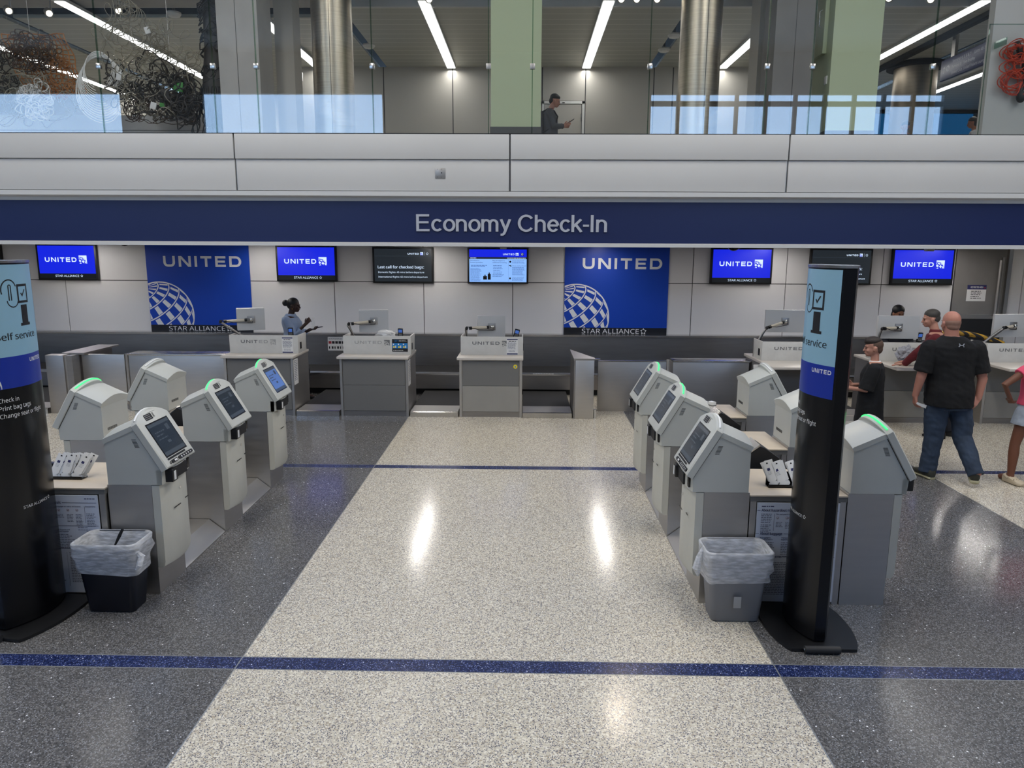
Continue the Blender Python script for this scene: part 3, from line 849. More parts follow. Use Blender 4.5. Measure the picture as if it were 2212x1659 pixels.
def monitor(xc, y, zc, W, H, yaw, base, elbow, lab, depth=.05):
    """white screen seen from behind on a jointed arm; base/elbow are points in room space"""
    t = empty('monitor', (base[0], base[1], base[2])); tag(t, lab, 'monitor')
    c = Vector((xc, y, zc)) - Vector(base); e = Vector(elbow) - Vector(base)
    rot = Matrix.Rotation(yaw, 4, 'Z'); T = Matrix.Translation(c) @ rot
    b = M_('monitor_white'); b.M = T; b.box(-W / 2, W / 2, -depth / 2, depth / 2, -H / 2, H / 2, .006); b.build('casing', t)
    b = M_('black_gloss'); b.M = T; b.box(-W / 2 + .015, W / 2 - .015, depth / 2, depth / 2 + .003, -H / 2 + .015, H / 2 - .015); b.build('panel', t, sharp=0)
    b = M_('steel_side'); b.M = T; b.box(-.055, .055, -depth / 2 - .012, -depth / 2, -.055, .055, .003); b.build('mount_plate', t)
    h = T @ Vector((0, -depth / 2 - .04, .0))
    b = M_('chrome'); b.cyl(T @ Vector((0, -depth / 2 - .01, 0)), h, .024); b.ell(h, .03, .03, .03); b.build('hinge', t)
    b = M_('steel_side'); b.cyl((0, 0, .905 - base[2]), (0, 0, .05), .02); b.tube([(0, 0, .03), Vector((0, 0, .03)).lerp(e, .5) + Vector((-.008, 0, .004)), e], [.016, .017, .016], 10); b.build('lower_arm', t)
    b = M_('arm_cream'); d = (h - e); b.cyl(e + d * .12, e + d * .82, .022, .021, 12); b.build('upper_arm', t)
    b = M_('black'); b.cyl(e + d * .10, e + d * .20, .0245, n=12); b.ell(e, .024, .024, .026); b.cyl(e + d * .78, e + d * .86, .024, n=12)
    b.tube([Vector((.01, -.01, .02)), e + Vector((-.02, -.03, -.02)), e + Vector((0, -.03, .03)), e + d * .5 + Vector((0, -.03, -.03)), h + Vector((.02, -.01, -.05)), h + Vector((.02, 0, -.01))], .005, 6)
    b.build('cable', t)
    return t
monitor(-4.20, 11.25, 1.395, .40, .33, R(24), (-4.30, 11.12, 1.12), (-4.57, 11.02, 1.37), 'white monitor on a folded arm in front of the left blue poster', .16)
monitor(-2.32, 11.30, 1.375, .44, .33, R(12), (-2.60, 11.14, 1.12), (-2.66, 11.10, 1.34), 'white monitor on an arm over the desk right of the employee', .09)
monitor(-.52, 11.30, 1.30, .42, .33, R(12), (-.88, 11.12, 1.12), (-.88, 11.08, 1.29), 'white monitor on an arm over the middle desk', .10)
monitor(3.90, 11.20, 1.42, .58, .335, R(-2), (3.46, 10.98, 1.12), (3.56, 10.95, 1.34), 'grey monitor on a raised arm left of the right totem sign')
monitor(5.47, 10.95, 1.365, .60, .335, R(0), (5.17, 10.90, 1.12), (5.20, 10.85, 1.35), 'white monitor hiding the agent with black hair')
monitor(7.12, 10.95, 1.40, .60, .335, R(8), (6.70, 10.88, 1.12), (6.93, 10.82, 1.38), 'white monitor on an arm at the right edge of the view')

def pinpad(x, y, z, lab, tilt=0):
    t = empty('card_terminal', (x, y, z)); tag(t, lab, 'card terminal', )
    M_('black').cyl((0, 0, .902 - z), (0, 0, .05), .012).build('stem', t)
    T = Matrix.Translation((0, 0, .10)) @ Matrix.Rotation(R(12), 4, 'X') @ Matrix.Rotation(tilt, 4, 'Y')
    b = M_('black'); b.M = T; b.box(-.038, .038, -.014, .014, -.075, .075, .008); o = b.build('body', t)
    b = M_('tv_ink_soft'); b.M = T; b.box(-.027, .027, -.0155, -.014, .012, .06); b.build('display', t, sharp=0)
    b = M_('logo_faded'); b.M = T
    for r in range(3):
        for c in range(3): b.box(-.024 + c * .018, -.012 + c * .018, -.0155, -.014, -.012 - r * .018, -.002 - r * .018)
    b.build('keys', t, sharp=0)
pinpad(-3.545, 11.1, 1.11, 'black card terminal on the desk left of the employee')
pinpad(-1.88, 11.1, 1.11, 'black card terminal on the desk with the 311 liquids poster')
pinpad(-.13, 11.1, 1.11, 'black card terminal tilted over the middle desk', R(14))
pinpad(5.83, 11.0, 1.11, 'black card terminal between the agent and the man in red')

# crumpled paper on the desk behind the 311 poster and things lying on desks
def crumple(name, loc, r, m, seed, n=3, sq=(1, 1, 1), amp=.35):
    bm = bmesh.new(); bmesh.ops.create_icosphere(bm, subdivisions=n, radius=1)
    for v in bm.verts:
        q = noise.noise(v.co * 2.2 + Vector((seed, 0, 0))) + .6 * noise.noise(v.co * 5 + Vector((0, seed, 0)))
        v.co = v.co * (1 + q * amp); v.co = Vector((v.co.x * r * sq[0], v.co.y * r * sq[1], v.co.z * r * sq[2]))
    lo = min(v.co.z for v in bm.verts)
    for v in bm.verts: v.co.z -= lo
    b = M_(m); b.bm(bm); return b.build(name, None, loc, sharp=25)
o = crumple('crumpled_paper', (-2.13, 11.2, 1.105), .09, 'paper', 3, 3, (1.5, .7, .7)); tag(o, 'crumpled white paper on the desk behind the 311 liquids poster', 'paper')
for x, wd in ((-4.45, 1.02), (-2.73, 1.0), (-.96, .92), (3.42, .92), (5.1, .94), (6.62, .94)):
    pass

# notice on the conveyor backsplash behind the second desk
t = empty('hazard_notice', (-3.56, 13.855, .68)); tag(t, 'white prohibited items notice on the steel backsplash beside the second desk', 'notice')
M_('paper').box(-.17, .17, -.004, 0, -.13, .13).build('sheet', t, sharp=0)
f = lambda u, v, q=0: (u, -.0048, v)
b = M_('ink_red').polys([rect(-.155, -.10, .0, .05)], f); b.use('ink_black')
for k in range(4): b.polys([rect(-.09 + k * .062, -.04 + k * .062, .0, .05)], f)
for k in range(6): b.polys([rect(-.15 + k * .052, -.15 + k * .052 + .02 + .012 * (k % 2), -.095, -.05)], f)
b.use('ink_grey'); text_rows(b, f, -.15, .15, .10, 2, .02, .008, 5); b.build('print', t, sharp=0)
# long label strip on the conveyor lip right of the middle desk
o = M_('paper').box(-.21, .14, -.001, .03, 0, .003).build('label_strip', None, (.35, 12.40, .376)); tag(o, 'long narrow white label strip on the conveyor edge beside the steel post', 'label')
b = M_('ink_grey'); 
for k in range(7): b.box(-.19 + k * .045, -.165 + k * .045, .004, .022, .003, .0035)
b.use('cyan').box(-.10, -.08, .004, .024, .003, .0036); b.build('print', o, sharp=0)

# ------------------------------------------------------------------ steel posts, gates and low walls
def low_steel():
    # left group
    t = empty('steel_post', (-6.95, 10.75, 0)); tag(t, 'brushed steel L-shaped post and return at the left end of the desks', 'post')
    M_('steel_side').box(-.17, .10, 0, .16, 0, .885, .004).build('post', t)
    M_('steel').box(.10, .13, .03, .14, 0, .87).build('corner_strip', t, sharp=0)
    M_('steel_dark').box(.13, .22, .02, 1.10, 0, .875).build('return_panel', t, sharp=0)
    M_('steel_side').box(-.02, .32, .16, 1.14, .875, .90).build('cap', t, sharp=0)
    t = empty('swing_gate', (-6.66, 10.98, 0)); tag(t, 'pale steel swing gate between the left post and the low steel wall', 'gate')
    M_('steel').box(-.05, .60, 0, .04, .12, .87, .004).build('panel', t)
    M_('steel_side').cyl((.63, .02, .02), (.63, .02, .88), .028, n=16).build('hinge_post', t)
    t = empty('low_steel_wall', (-5.35, 10.98, 0)); tag(t, 'low brushed steel wall panel left of the check-in desks', 'low wall')
    M_('steel').box(-.645, .86, 0, .30, 0, .86, .003).build('panel', t)
    M_('steel_bright').box(-.66, .88, -.01, .32, .86, .885, .004).build('cap', t)
    M_('black').box(.80, .862, -.003, .1, .72, .84).build('notch', t, sharp=0)
    # right group
    t = empty('steel_post', (.885, 10.70, 0)); tag(t, 'brushed steel post right of the middle desk, with slanted cap', 'post')
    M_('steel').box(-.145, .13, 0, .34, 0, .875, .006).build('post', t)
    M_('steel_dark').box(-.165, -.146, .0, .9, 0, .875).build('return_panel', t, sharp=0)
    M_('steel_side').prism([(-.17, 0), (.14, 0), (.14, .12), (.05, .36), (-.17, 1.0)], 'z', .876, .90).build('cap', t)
    M_('chrome').cyl((.16, .06, .0), (.16, .06, .13), .03, n=16).build('gate_catch', t)
    M_('chrome').box(.13, .22, .08, .14, .875, .89).build('latch', t, sharp=0)
    t = empty('swing_gate', (1.11, 11.10, 0)); tag(t, 'dark steel swing gate right of the steel post below the right poster', 'gate')
    M_('steel_side').box(0, 1.03, 0, .035, .03, .80, .003).build('panel', t)
    M_('steel_bright').box(0, 1.03, -.005, .04, .80, .815).build('top_rail', t, sharp=0)
    M_('steel').cyl((1.06, .02, 0), (1.06, .02, .83), .03, n=16).build('hinge_post', t)
    t = empty('low_steel_wall', (2.80, 11.10, 0)); tag(t, 'low brushed steel wall panel between the right kiosks and the desks', 'low wall')
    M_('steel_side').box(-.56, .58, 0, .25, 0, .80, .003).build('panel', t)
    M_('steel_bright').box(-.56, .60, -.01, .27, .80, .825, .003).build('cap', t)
    o = M_('paper').prism([(-.06, 0), (.09, 0), (.10, -.11), (-.05, -.12)], 'y', 0, .004).build('paper_roll', None, (3.345, 10.58, .85)); tag(o, 'curled white paper hanging off the end of the desk behind the kiosks', 'paper')
low_steel()

def grey_door():
    b = MB(); b.use('concrete_dark').box(7.95, 8.86, 14.0, 14.06, 1.28, 2.56)
    o = struct(b, 'door_1', sharp=0)
    M_('black_soft').box(8.02, 8.76, 13.97, 14.0, .0, 1.22).build('lower_opening', o, sharp=0)
    M_('steel_side').box(7.95, 8.84, 13.96, 14.0, 1.22, 1.30).build('cross_rail', o, sharp=0)
    M_('steel_bright').box(8.86, 8.93, 13.93, 14.02, 0, 2.56).build('door_frame', o, sharp=0)
    M_('steel_side').cyl((8.72, 13.93, 1.26), (8.72, 13.93, 2.30), .03, n=14).build('door_closer', o)
    M_('steel_dark').box(8.76, 8.80, 13.95, 14.0, 1.28, 2.35).build('door_edge', o, sharp=0)
    t = empty('restricted_area_sign', (8.375, 13.999, 1.70)); tag(t, 'small white and navy RESTRICTED AREA sign on the grey door', 'sign')
    M_('paper').box(-.175, .175, -.005, 0, -.155, .145).build('plate', t, sharp=0)
    f = lambda u, v, q=0: (u, -.0058 - q, v)
    b = M_('ink').polys([rect(-.175, .175, .06, .145)], f); b.use('ink_red').polys([rect(.13, .16, .085, .10)], lambda u, v, q=0: f(u, v, .001))
    b.use('paper'); write(b, 'RESTRICTED AREA', lambda u, v, q=0: f(u, v, .001 + q), 0, .087, .032, .23, bold=.01, align='C'); b.use('ink_black')
    text_rows(b, f, -.10, .12, .035, 5, .032, .014, 12, .35); b.build('writing', t, sharp=0)
    t = empty('hazard_belt_guard', (7.56, 12.9, 1.07)); tag(t, 'curved black and yellow striped conveyor edge behind the bald man', 'guard')
    pts = [(-.55, 0, -.02), (-.2, 0, .02), (.15, 0, -.02), (.45, -.05, -.09), (.66, -.1, -.17)]
    b = M_('hazard')
    b.tube(pts, .042, 10); b.build('striped_edge', t)
    M_('black_soft').box(-.7, .7, .02, .6, -1.07, -.20).build('body', t, sharp=0)
grey_door()

# ------------------------------------------------------------------ self service kiosks
HX = [(.735, .828), (.744, .938), (.562, 1.25), (.351, 1.155), (.351, .828)]
def make_kiosk():
    t = empty('self_service_kiosk')
    W = .42
    b = M_('steel'); b.box(.34, .655, .004, W - .004, 0, .826); b.build('pedestal', t, sharp=0)
    # front service panel, curved in plan, rounded at its foot
    b = M_('kiosk_panel'); rings = []
    for z, k in ((.205, .55), (.215, .85), (.25, 1), (.55, 1), (.822, 1)):
        r = [(.657, .004, z)] + [(.657 + (.055 + .045 * math.sin(PI * i / 12)) * k, .004 + (W - .008) * i / 12, z + (.0 if z > .3 else -.0)) for i in range(13)] + [(.657, W - .004, z)]
        rings.append(r)
    b.loft(rings); b.build('front_panel', t, sharp=40)
    # head shell with arched roof
    b = M_('kiosk'); b.prism([(x, z) for x, z in HX], 'y', 0, W); b.build('head_shell', t, sharp=20)
    b = M_('kiosk'); n = 14; rings = []
    for (x, z) in ((.337, 1.142), (.345, 1.150), (.565, 1.25), (.585, 1.262)):
        top = [(x, -.006 + (W + .012) * i / n, z + .012 + .042 * math.sin(PI * i / n)) for i in range(n + 1)]
        bot = [(x + .012, W + .006, z - .02), (x + .012, -.006, z - .02)]
        rings.append(top + bot)
    b.loft(rings); b.build('roof_cap', t, sharp=40)
    # bezel: slab lying on the slanted face, arched top
    d = Vector((-.504, 0, .864)); nn = Vector((.864, 0, .504)); o = Vector((.744, 0, .938)) - nn * .01
    L_ = .365
    def F(y, s, q=0): p = o + d * s + nn * q; return (p.x, y, p.z)
    prof = [(-.012, -.012), (W + .012, -.012)] + [(W + .012 - (W + .024) * i / 16, L_ + .075 * math.sin(PI * i / 16) ** .8) for i in range(17)]
    b = M_('black'); b.loft([[F(y * 1.0, s_, q) for y, s_ in [(-.002, -.002), (W + .002, -.002), (W + .002, L_ - .01), (-.002, L_ - .01)]] for q in (-.001, .004)]); b.build('gap_line', t, sharp=0)  # thin black slab paints the dark gap between bezel and head shell
    # bulging bottom edge
    b = M_('kiosk'); rings = []
    for q, sh in ((.003, .004), (.007, 0), (.052, 0), (.060, .008)):
        rings.append([F(y + (sh if y < W / 2 else -sh), s - (sh if s > .2 else -sh), q) for y, s in prof])
    b.loft(rings); bz = b.build('face_bezel', t, sharp=40)
    M_('black_gloss').polys([rect(.05, .37, .055, .33)], lambda u, v, q=0: F(u, v, .0608)).build('screen_surround', t, sharp=0)
    return t, F, W
def dress_kiosk(t, F, W, light=True, keys=False, bright=False, smudge=False):
    g = lambda q: (lambda u, v, w_=0: F(u, v, q))
    s = M_('screen_blue' if bright else 'screen_dark').polys([rect(.062, .358, .066, .32)], g(.0615)).build('screen', t, sharp=0)
    b = M_('screen_ui')
    b.polys([rect(.062, .358, .295, .32), rect(.062, .358, .066, .095), rect(.27, .315, .235, .28), rect(.19, .235, .145, .165)], g(.0620))
    text_rows(b, g(.0620), .10, .24, .25, 2, .025, .010, 4, .3); text_rows(b, g(.0620), .10, .26, .195, 1, .02, .008, 5, .3)
    b.build('screen_menu', s, sharp=0)
    o = M_('black').polys([rect(.10, .20, .352, .398)], g(.0618)).build('sticker', t, sharp=0)
    b = M_('logo_faded'); text_rows(b, g(.0624), .107, .185, .390, 3, .013, .004, 8, .3); b.use('ink_black')
    for k in range(7): b.polys([rect(.212 + k * .003, .2135 + k * .003, .36, .395)], g(.0624))
    b.build('sticker_print', o, sharp=0)
    if light:
        n = 16; pts = []
        for i in range(1, n):
            y = W + .012 - (W + .024) * i / n; sv = .365 + .075 * math.sin(PI * i / n) ** .8
            pts.append(F(y, sv + .001, .032))
        M_('green_glow').tube(pts, .0068, 8).build('status_light', t)
    else:
        n = 16; pts = []
        for i in range(1, n):
            y = W + .012 - (W + .024) * i / n; sv = .365 + .075 * math.sin(PI * i / n) ** .8
            pts.append(F(y, sv + .001, .032))
        M_('white').tube(pts, .0066, 8).build('status_light', t)
    if keys:
        b = M_('black').polys([rect(.05, .32, .036, .050)], g(.0612)); b.build('card_slot_bar', t, sharp=0)
        k1 = M_('black'); 
        for (a, c) in ((.075, .165), (.18, .40)):
            k1.loft([[F(a + .013 + (c - a - .026) * (0 if math.cos(q) < 0 else 1) + .013 * math.cos(q), .015 + .013 * math.sin(q), qq) for q in [2 * PI * i / 20 for i in range(20)]] for qq in (.060, .066)])
        o = k1.build('keypad', t)
        b = M_('white')
        for (a, r) in ((.125, .010), (.145, .010)): b.polys([[(a + r * math.cos(q), .015 + r * .8 * math.sin(q), 0) for q in [2 * PI * i / 12 for i in range(12)]]], g(.0665))
        for a in (.225, .26, .295, .33, .365): b.polys([[(a + .008 * math.cos(q), .015 + .008 * math.sin(q), 0) for q in [2 * PI * i / (3 + int(a * 100) % 4) for i in range(3 + int(a * 100) % 4)]]], g(.0665))
        b.build('buttons', o, sharp=0)
        b = M_('ink_black')
        rd = random.Random(3)
        for i in range(4):
            for j in range(4):
                if rd.random() < .55: b.polys([rect(.048 + i * .006, .054 + i * .006, .002 + j * .006, .008 + j * .006)], g(.0612))
        b.build('symbol_label', t, sharp=0)
    # nose under the bezel
    b = M_('kiosk'); rings = []
    for z in (.829, .845, .925, .935):
        k = .7 if z == .829 else 1
        rings.append([(.70, .0, z)] + [(.737 + .038 * math.sin(PI * i / 12) * k, W * i / 12, z) for i in range(13)] + [(.70, W, z)])
    b.loft(rings); b.build('printer_housing', t, sharp=40)
    b = M_('black_soft').box(.74, .781, .12, .30, .845, .925); b.build('printer_slot', t, sharp=0)
    b = M_('black').box(.72, .800, .035, .115, .838, .93, .006); o = b.build('card_reader', t)
    M_('white').box(.800, .802, .055, .085, .85, .915).build('reader_label', o, sharp=0)
    M_('black_gloss').box(.735, .762, .345, .385, .85, .925, .003).build('passport_reader', t)
    # side and rear vents
    b = M_('black')
    for k in range(7):
        for sgn, y in ((-1, 0), (1, W)):
            p = Vector((.545 - k * .0, 0, 1.155)) + d_side(k)
            b.add([(p.x, y + sgn * .0008, p.z), (p.x + .032, y + sgn * .0008, p.z - .0), (p.x + .032, y + sgn * .0008, p.z + .004), (p.x, y + sgn * .0008, p.z + .004)], [(0, 1, 2, 3)])
    for k in range(14): b.box(.3495, .351, .10 + k * .016, .108 + k * .016, 1.135, 1.152)
    for k in range(12): b.box(.3495, .351, .20 + k * .013, .206 + k * .013, .90, .925)
    b.build('vents', t, sharp=0)
    b = M_('chrome').cyl((.753, .21, .745), (.762, .21, .745), .010, n=16); b.build('lock', t)
    M_('black').box(.756, .7585, .11, .21, .618, .625).build('panel_slot', t, sharp=0)
    M_('black').box(.748, .7505, .30, .35, .63, .637).build('panel_slot', t, sharp=0)
def d_side(k): return Vector((.0035 * k, 0, -.009 * k))
KI = {}
def kiosk(cx, y0, out, lab, light=True, keys=False, bright=False):
    key = (light, keys, bright)
    if key not in KI:
        t, F, W = make_kiosk(); dress_kiosk(t, F, W, light, keys, bright); KI[key] = t
    else: t = copy_tree(KI[key])
    if out > 0: t.location = (cx, y0, 0); t.rotation_euler.z = 0
    else: t.location = (cx, y0 + .42, 0); t.rotation_euler.z = PI
    tag(t, lab, 'kiosk'); return t
CL, CR = -3.297, 1.911
kiosk(CL, 4.98, 1, 'nearest self service kiosk of the left island, beside the dark blue bin', light=False, keys=True)
kiosk(CL, 6.17, 1, 'middle self service kiosk of the left island, facing the aisle')
kiosk(CL, 7.36, 1, 'farthest self service kiosk of the left island facing the aisle, with bright blue screen', bright=True)
kiosk(CL, 6.17, -1, 'self service kiosk seen from behind on the left island, with glowing green top edge')
kiosk(CL, 7.36, -1, 'self service kiosk seen from behind on the left island, farthest, top edge unlit', light=False)
kiosk(CR, 4.95, -1, 'nearest aisle-side self service kiosk of the right island, beside the grey bin', light=False, keys=True)
kiosk(CR, 6.16, -1, 'middle aisle-side self service kiosk of the right island, green light on top')
kiosk(CR, 7.36, -1, 'farthest aisle-side self service kiosk of the right island, green light on top')
kiosk(CR, 4.95, 1, 'self service kiosk right of the totem sign, seen from behind, green light on top')
kiosk(CR, 6.16, 1, 'self service kiosk seen from behind, mostly hidden by the right totem sign', light=False)
kiosk(CR, 7.36, 1, 'farthest self service kiosk seen from behind on the right island, unlit top', light=False)

def island(cx, lab, order):
    t = empty('kiosk_island_base', (cx, 4.95, 0)); tag(t, 'low stainless plinth joining the kiosks of the %s island' % lab, 'base')
    ys = (4.98, 6.17, 7.36) if cx < 0 else (4.95, 6.16, 7.36)
    for k in range(2):
        ya, yb = ys[k] + .424 - 4.95, ys[k + 1] - .003 - 4.95
        for s in (-1, 1):
            b = M_('steel'); b.prism([(s * .655, 0), (s * .655, .012), (s * .52, .12), (s * .341, .12), (s * .341, 0)], 'y', ya, yb); b.build('plinth', t)
        M_('steel').box(-.339, .339, .632 + 1.2 * k, 1.19 + 1.2 * k, 0, .12).build('plinth_deck', t, sharp=0)
    for k in range(3):
        c = empty('service_table', (cx, 4.955 + 1.2 * k, 0))
        pos = ['front', 'middle', 'rear'][k]
        tag(c, '%s steel service table with beige top between the kiosks of the %s island' % (pos, lab), 'table')
        M_('steel_dark').box(-.332, .332, .01, .60, 0, .765).build('cabinet', c, sharp=0)
        M_('steel').box(-.332, -.29, 0, .01, 0, .765).build('corner_strip', c, sharp=0)
        M_('steel').box(.29, .332, 0, .01, 0, .765).build('corner_strip', c, sharp=0)
        M_('laminate').box(-.335, .335, -.004, .61, .765, .80).build('apron', c, sharp=0)
        M_('table_top').box(-.338, .338, -.008, .62, .80, .812, .002).build('top', c)
        if k == 0:
            p = empty('information_poster', (cx, 4.9485, .024)); tag(p, 'white poster about hazardous materials on the front of the %s island table' % lab, 'poster')
            M_('paper_blue').box(-.285, .285, -.006, 0, 0, .735).build('sheet', p, sharp=0)
            f = lambda u, v, q=0: (u, -.0068 - q, v)
            b = M_('ink'); 
            def head(txt, v, w_): 
                write(b, txt, f, -.255, v, .019, w_, bold=.015); b.polys([rect(-.285, -.262, v + .006, v + .009), rect(-.25 + w_ + .004, .275, v + .006, v + .009)], f)
            head('About hazardous materials', .672, .275); head('About baggage', .500, .155); head('Contract terms', .330, .16)
            text_rows(b, f, -.255, -.17, .712, 1, .01, .006, 2, 0); text_rows(b, f, .19, .265, .712, 1, .01, .005, 3, 0)
            write(b, 'Do not pack in your luggage or carry on board:', f, -.15, .648, .009, .31, bold=.01)
            write(b, 'Exceptions', f, .195, .648, .009, .07, bold=.01)
            write(b, 'All baggage is', f, -.255, .475, .009, .075, bold=.01); write(b, 'subject to search', f, -.255, .462, .009, .09, bold=.01)
            write(b, 'Transportation of firearms and', f, -.105, .475, .009, .17, bold=.01); write(b, 'inspection of checked baggage', f, -.105, .462, .009, .16, bold=.01)
            write(b, 'Explanation of', f, .045, .300, .009, .075, bold=.01); write(b, 'contract terms', f, .045, .287, .009, .075, bold=.01)
            write(b, 'For more info', f, .125, .492, .009, .07, bold=.01)
            b.polys([rect(-.165, -.163, .53, .655), rect(.185, .187, .53, .655), rect(.025, .0265, .05, .31)], f)
            b.use('ink_grey')
            text_rows(b, f, -.255, -.18, .655, 6, .0125, .005, 31); text_rows(b, f, -.255, -.18, .575, 5, .0125, .005, 32)
            for i, u in enumerate((-.15, -.085, -.015, .055, .118)):
                n_ = (4, 5, 3, 6, 9)[i]; text_rows(b, f, u, u + .05, .595, n_, .0105, .0045, 40 + i)
            text_rows(b, f, .195, .265, .60, 9, .0115, .0045, 50)
            text_rows(b, f, -.255, -.15, .445, 7, .0125, .005, 51); text_rows(b, f, -.105, .10, .445, 9, .0125, .005, 52); text_rows(b, f, .125, .265, .480, 1, .01, .004, 53, 0)
            text_rows(b, f, -.255, -.0, .295, 20, .0125, .005, 54); text_rows(b, f, .045, .17, .272, 16, .0125, .005, 55)
            text_rows(b, f, .185, .25, .470, 3, .012, .005, 56)
            for i, u in enumerate((-.14, -.075, -.055, -.035, .0, .065, .13)):
                b.use('ink_red').polys(ribbon(arc(u, .625, .010, 0, 360, 14), arc(u, .625, .0082, 0, 360, 14)), f)
                b.use('ink_black').polys([[(u - .004, .620, 0), (u + .004, .622, 0), (u + .002, .630, 0)]], f)
            b.build('print', p, sharp=0)
    return t
island(CL, 'left', 0); island(CR, 'right', 0)
def reader_stand(cx, y, lab):
    t = empty('bag_reader', (cx - .055, y, .0)); tag(t, lab, 'scanner')
    M_('black_soft').prism([(-.09, .122), (.20, .122), (.20, .835), (.045, .945), (.01, .955), (-.09, .875)], 'y', .0, .24).build('housing', t)
    M_('steel_bright').prism([(-.10, .868), (-.09, .885), (.012, .962), (.005, .972), (-.105, .885)], 'y', -.003, .243).build('frame', t)
    M_('screen_ui').prism([(-.075, .893), (-.01, .944), (-.013, .948), (-.078, .897)], 'y', .03, .2).build('glass_plate', t, sharp=0)
reader_stand(CR, 5.70, 'black bag tag reader with slanted plate behind the front table of the right island')
reader_stand(CR, 6.90, 'black bag tag reader with slanted plate behind the middle table of the right island')
reader_stand(CL, 6.90, 'black bag tag reader behind the middle table of the left island')

def tags(cx, y, z, n, lab, sgn, seed):
    t = empty('tag_holder', (cx, y, z)); tag(t, 'clear black-edged holder for bag tags on the %s island table' % lab, 'holder')
    M_('black_gloss').box(-.135, .135, -.012, -.008, 0, .022, .001).build('front_lip', t)
    M_('black_gloss').box(-.135, .135, .055, .06, 0, .10, .001).build('back_plate', t)
    M_('black_gloss').box(-.135, .135, -.012, .06, 0, .004).build('tray', t, sharp=0)
    rd = random.Random(seed); first = None
    for k in range(n):
        if first is None:
            b = M_('white'); w_, h = .058, .185
            b.prism([(-w_ / 2, .012), (-w_ / 4, .0), (w_ / 4, 0), (w_ / 2, .012), (w_ / 2, .028), (w_ * .3, .036), (w_ / 2, .044), (w_ / 2, h), (-w_ / 2, h), (-w_ / 2, .044), (-w_ * .3, .036), (-w_ / 2, .028)], 'y', 0, .0012)
            o = b.build('bag_tag'); first = o
            p = M_('ink_black'); f = lambda u, v, q=0: (u, -.0008, v)
            p.polys([[(.007 * math.cos(q), h - .018 + .010 * math.sin(q), 0) for q in [PI * i / 8 for i in range(9)]]], f)
            p.use('ink').polys([rect(-.012, .008, h - .068, h - .050)], f); p.use('logo_faded'); text_rows(p, f, -.014, .014, h - .075, 3, .009, .003, 3)
            p.build('print', o, sharp=0)
        else: o = copy_tree(first)
        col = k % 3; row = k // 3
        w_ = .058
        o.location = (cx - .088 + col * .082 + rd.uniform(-.010, .010) + row * .006, y + .0 + row * .0085, z + .006)
        o.rotation_euler = (R(-20 - rd.uniform(0, 3)), R(sgn * (20 + rd.uniform(-6, 6))), R(rd.uniform(-4, 4)))
        tag(o, 'white cardboard bag tag leaning in the holder on the %s island table' % lab, 'tag', 'bag tags in the holder of the %s island' % lab)
tags(-3.36, 5.14, .814, 15, 'left', 1, 3)
tags(1.885, 5.12, .814, 15, 'right', -1, 9)
def tag_rolls():
    pos = [(1.94, 7.86), (2.02, 7.83), (2.10, 7.80)]
    names = ['left', 'middle', 'right']
    for i, (x, y) in enumerate(pos):
        o = M_('white').box(-.028, .028, -.035, .035, 0, .075, .006).build('tag_stack', None, (x - .10, y - .03, .813)); o.rotation_euler.z = R(12 + 9 * i)
        tag(o, '%s of three small stacks of white tags on the rear right island table' % names[i], 'tags', 'tag stacks on the rear right table')
        M_('logo_grey').box(-.0285, .0285, -.0355, .0355, .03, .042).build('band', o, sharp=0)
tag_rolls()

# ------------------------------------------------------------------ bins with liners
def bin_(x, y, m, lab, seed, extra):
    t = empty('waste_bin', (x, y, 0)); tag(t, lab, 'bin')
    def rr(w_, d, r, z, n=6, wob=0):
        out = []
        for cx, cy, a in ((w_ - r, d - r, 0), (-w_ + r, d - r, 90), (-w_ + r, -d + r, 180), (w_ - r, -d + r, 270)):
            for i in range(n + 1):
                q = R(a + 90 * i / n); px, py = cx + r * math.cos(q), cy + r * math.sin(q)
                k = 1 + wob * noise.noise(Vector((px * 14, py * 14, z * 26 + seed)))
                out.append((px * k, py * k, z + (wob * .25 * noise.noise(Vector((px * 6, py * 6, seed + 3))) if wob else 0)))
        return out
    b = M_(m)
    b.loft([rr(.150, .082, .03, .0), rr(.163, .094, .035, .008), rr(.205, .125, .045, .44), rr(.215, .135, .05, .49), rr(.222, .140, .05, .505), rr(.218, .136, .05, .51), rr(.208, .128, .045, .50), rr(.198, .118, .04, .42), rr(.155, .085, .03, .02)], cap=True)
    b.build('body', t, sharp=60)
    b = M_('bag_liner'); rings = [rr(.150, .08, .03, .10), rr(.168, .094, .03, .22), rr(.182, .106, .035, .38), rr(.200, .122, .05, .495), rr(.219, .141, .055, .514), rr(.230, .150, .06, .505), rr(.231, .151, .06, .47, wob=.06), rr(.226, .147, .055, .43, wob=.09), rr(.222, .142, .05, .38, wob=.12), rr(.214, .136, .05, .335, wob=.13), rr(.209, .131, .05, .29, wob=.15)]
    b.loft(rings, cap=False); b.build('liner', t, sharp=80)
    if extra == 'knot':
        b = M_('bag_liner'); b.tube([(-.225, -.02, .50), (-.25, -.03, .44), (-.265, -.03, .36), (-.25, -.02, .30)], [.012, .022, .03, .008], 8); b.build('liner_tail', t)
        M_('logo_faded').box(-.03, .02, -.1292, -.128, .12, .20).build('tape_mark', t, sharp=0)
    else:
        b = M_('black_soft'); b.tube([(-.02, .05, .42), (.02, .06, .50), (.04, .07, .545)], [.006, .012, .010], 8); oo = b.build('tag_scrap', None, (x, y, 0)); tag(oo, 'strip of dark torn tag sticking out of the dark blue bin', 'scrap')
        b = M_('bag_liner'); b.tube([(.21, -.10, .46), (.245, -.09, .41), (.24, -.12, .36), (.215, -.12, .33)], [.01, .025, .02, .006], 8); b.build('liner_tail', t)
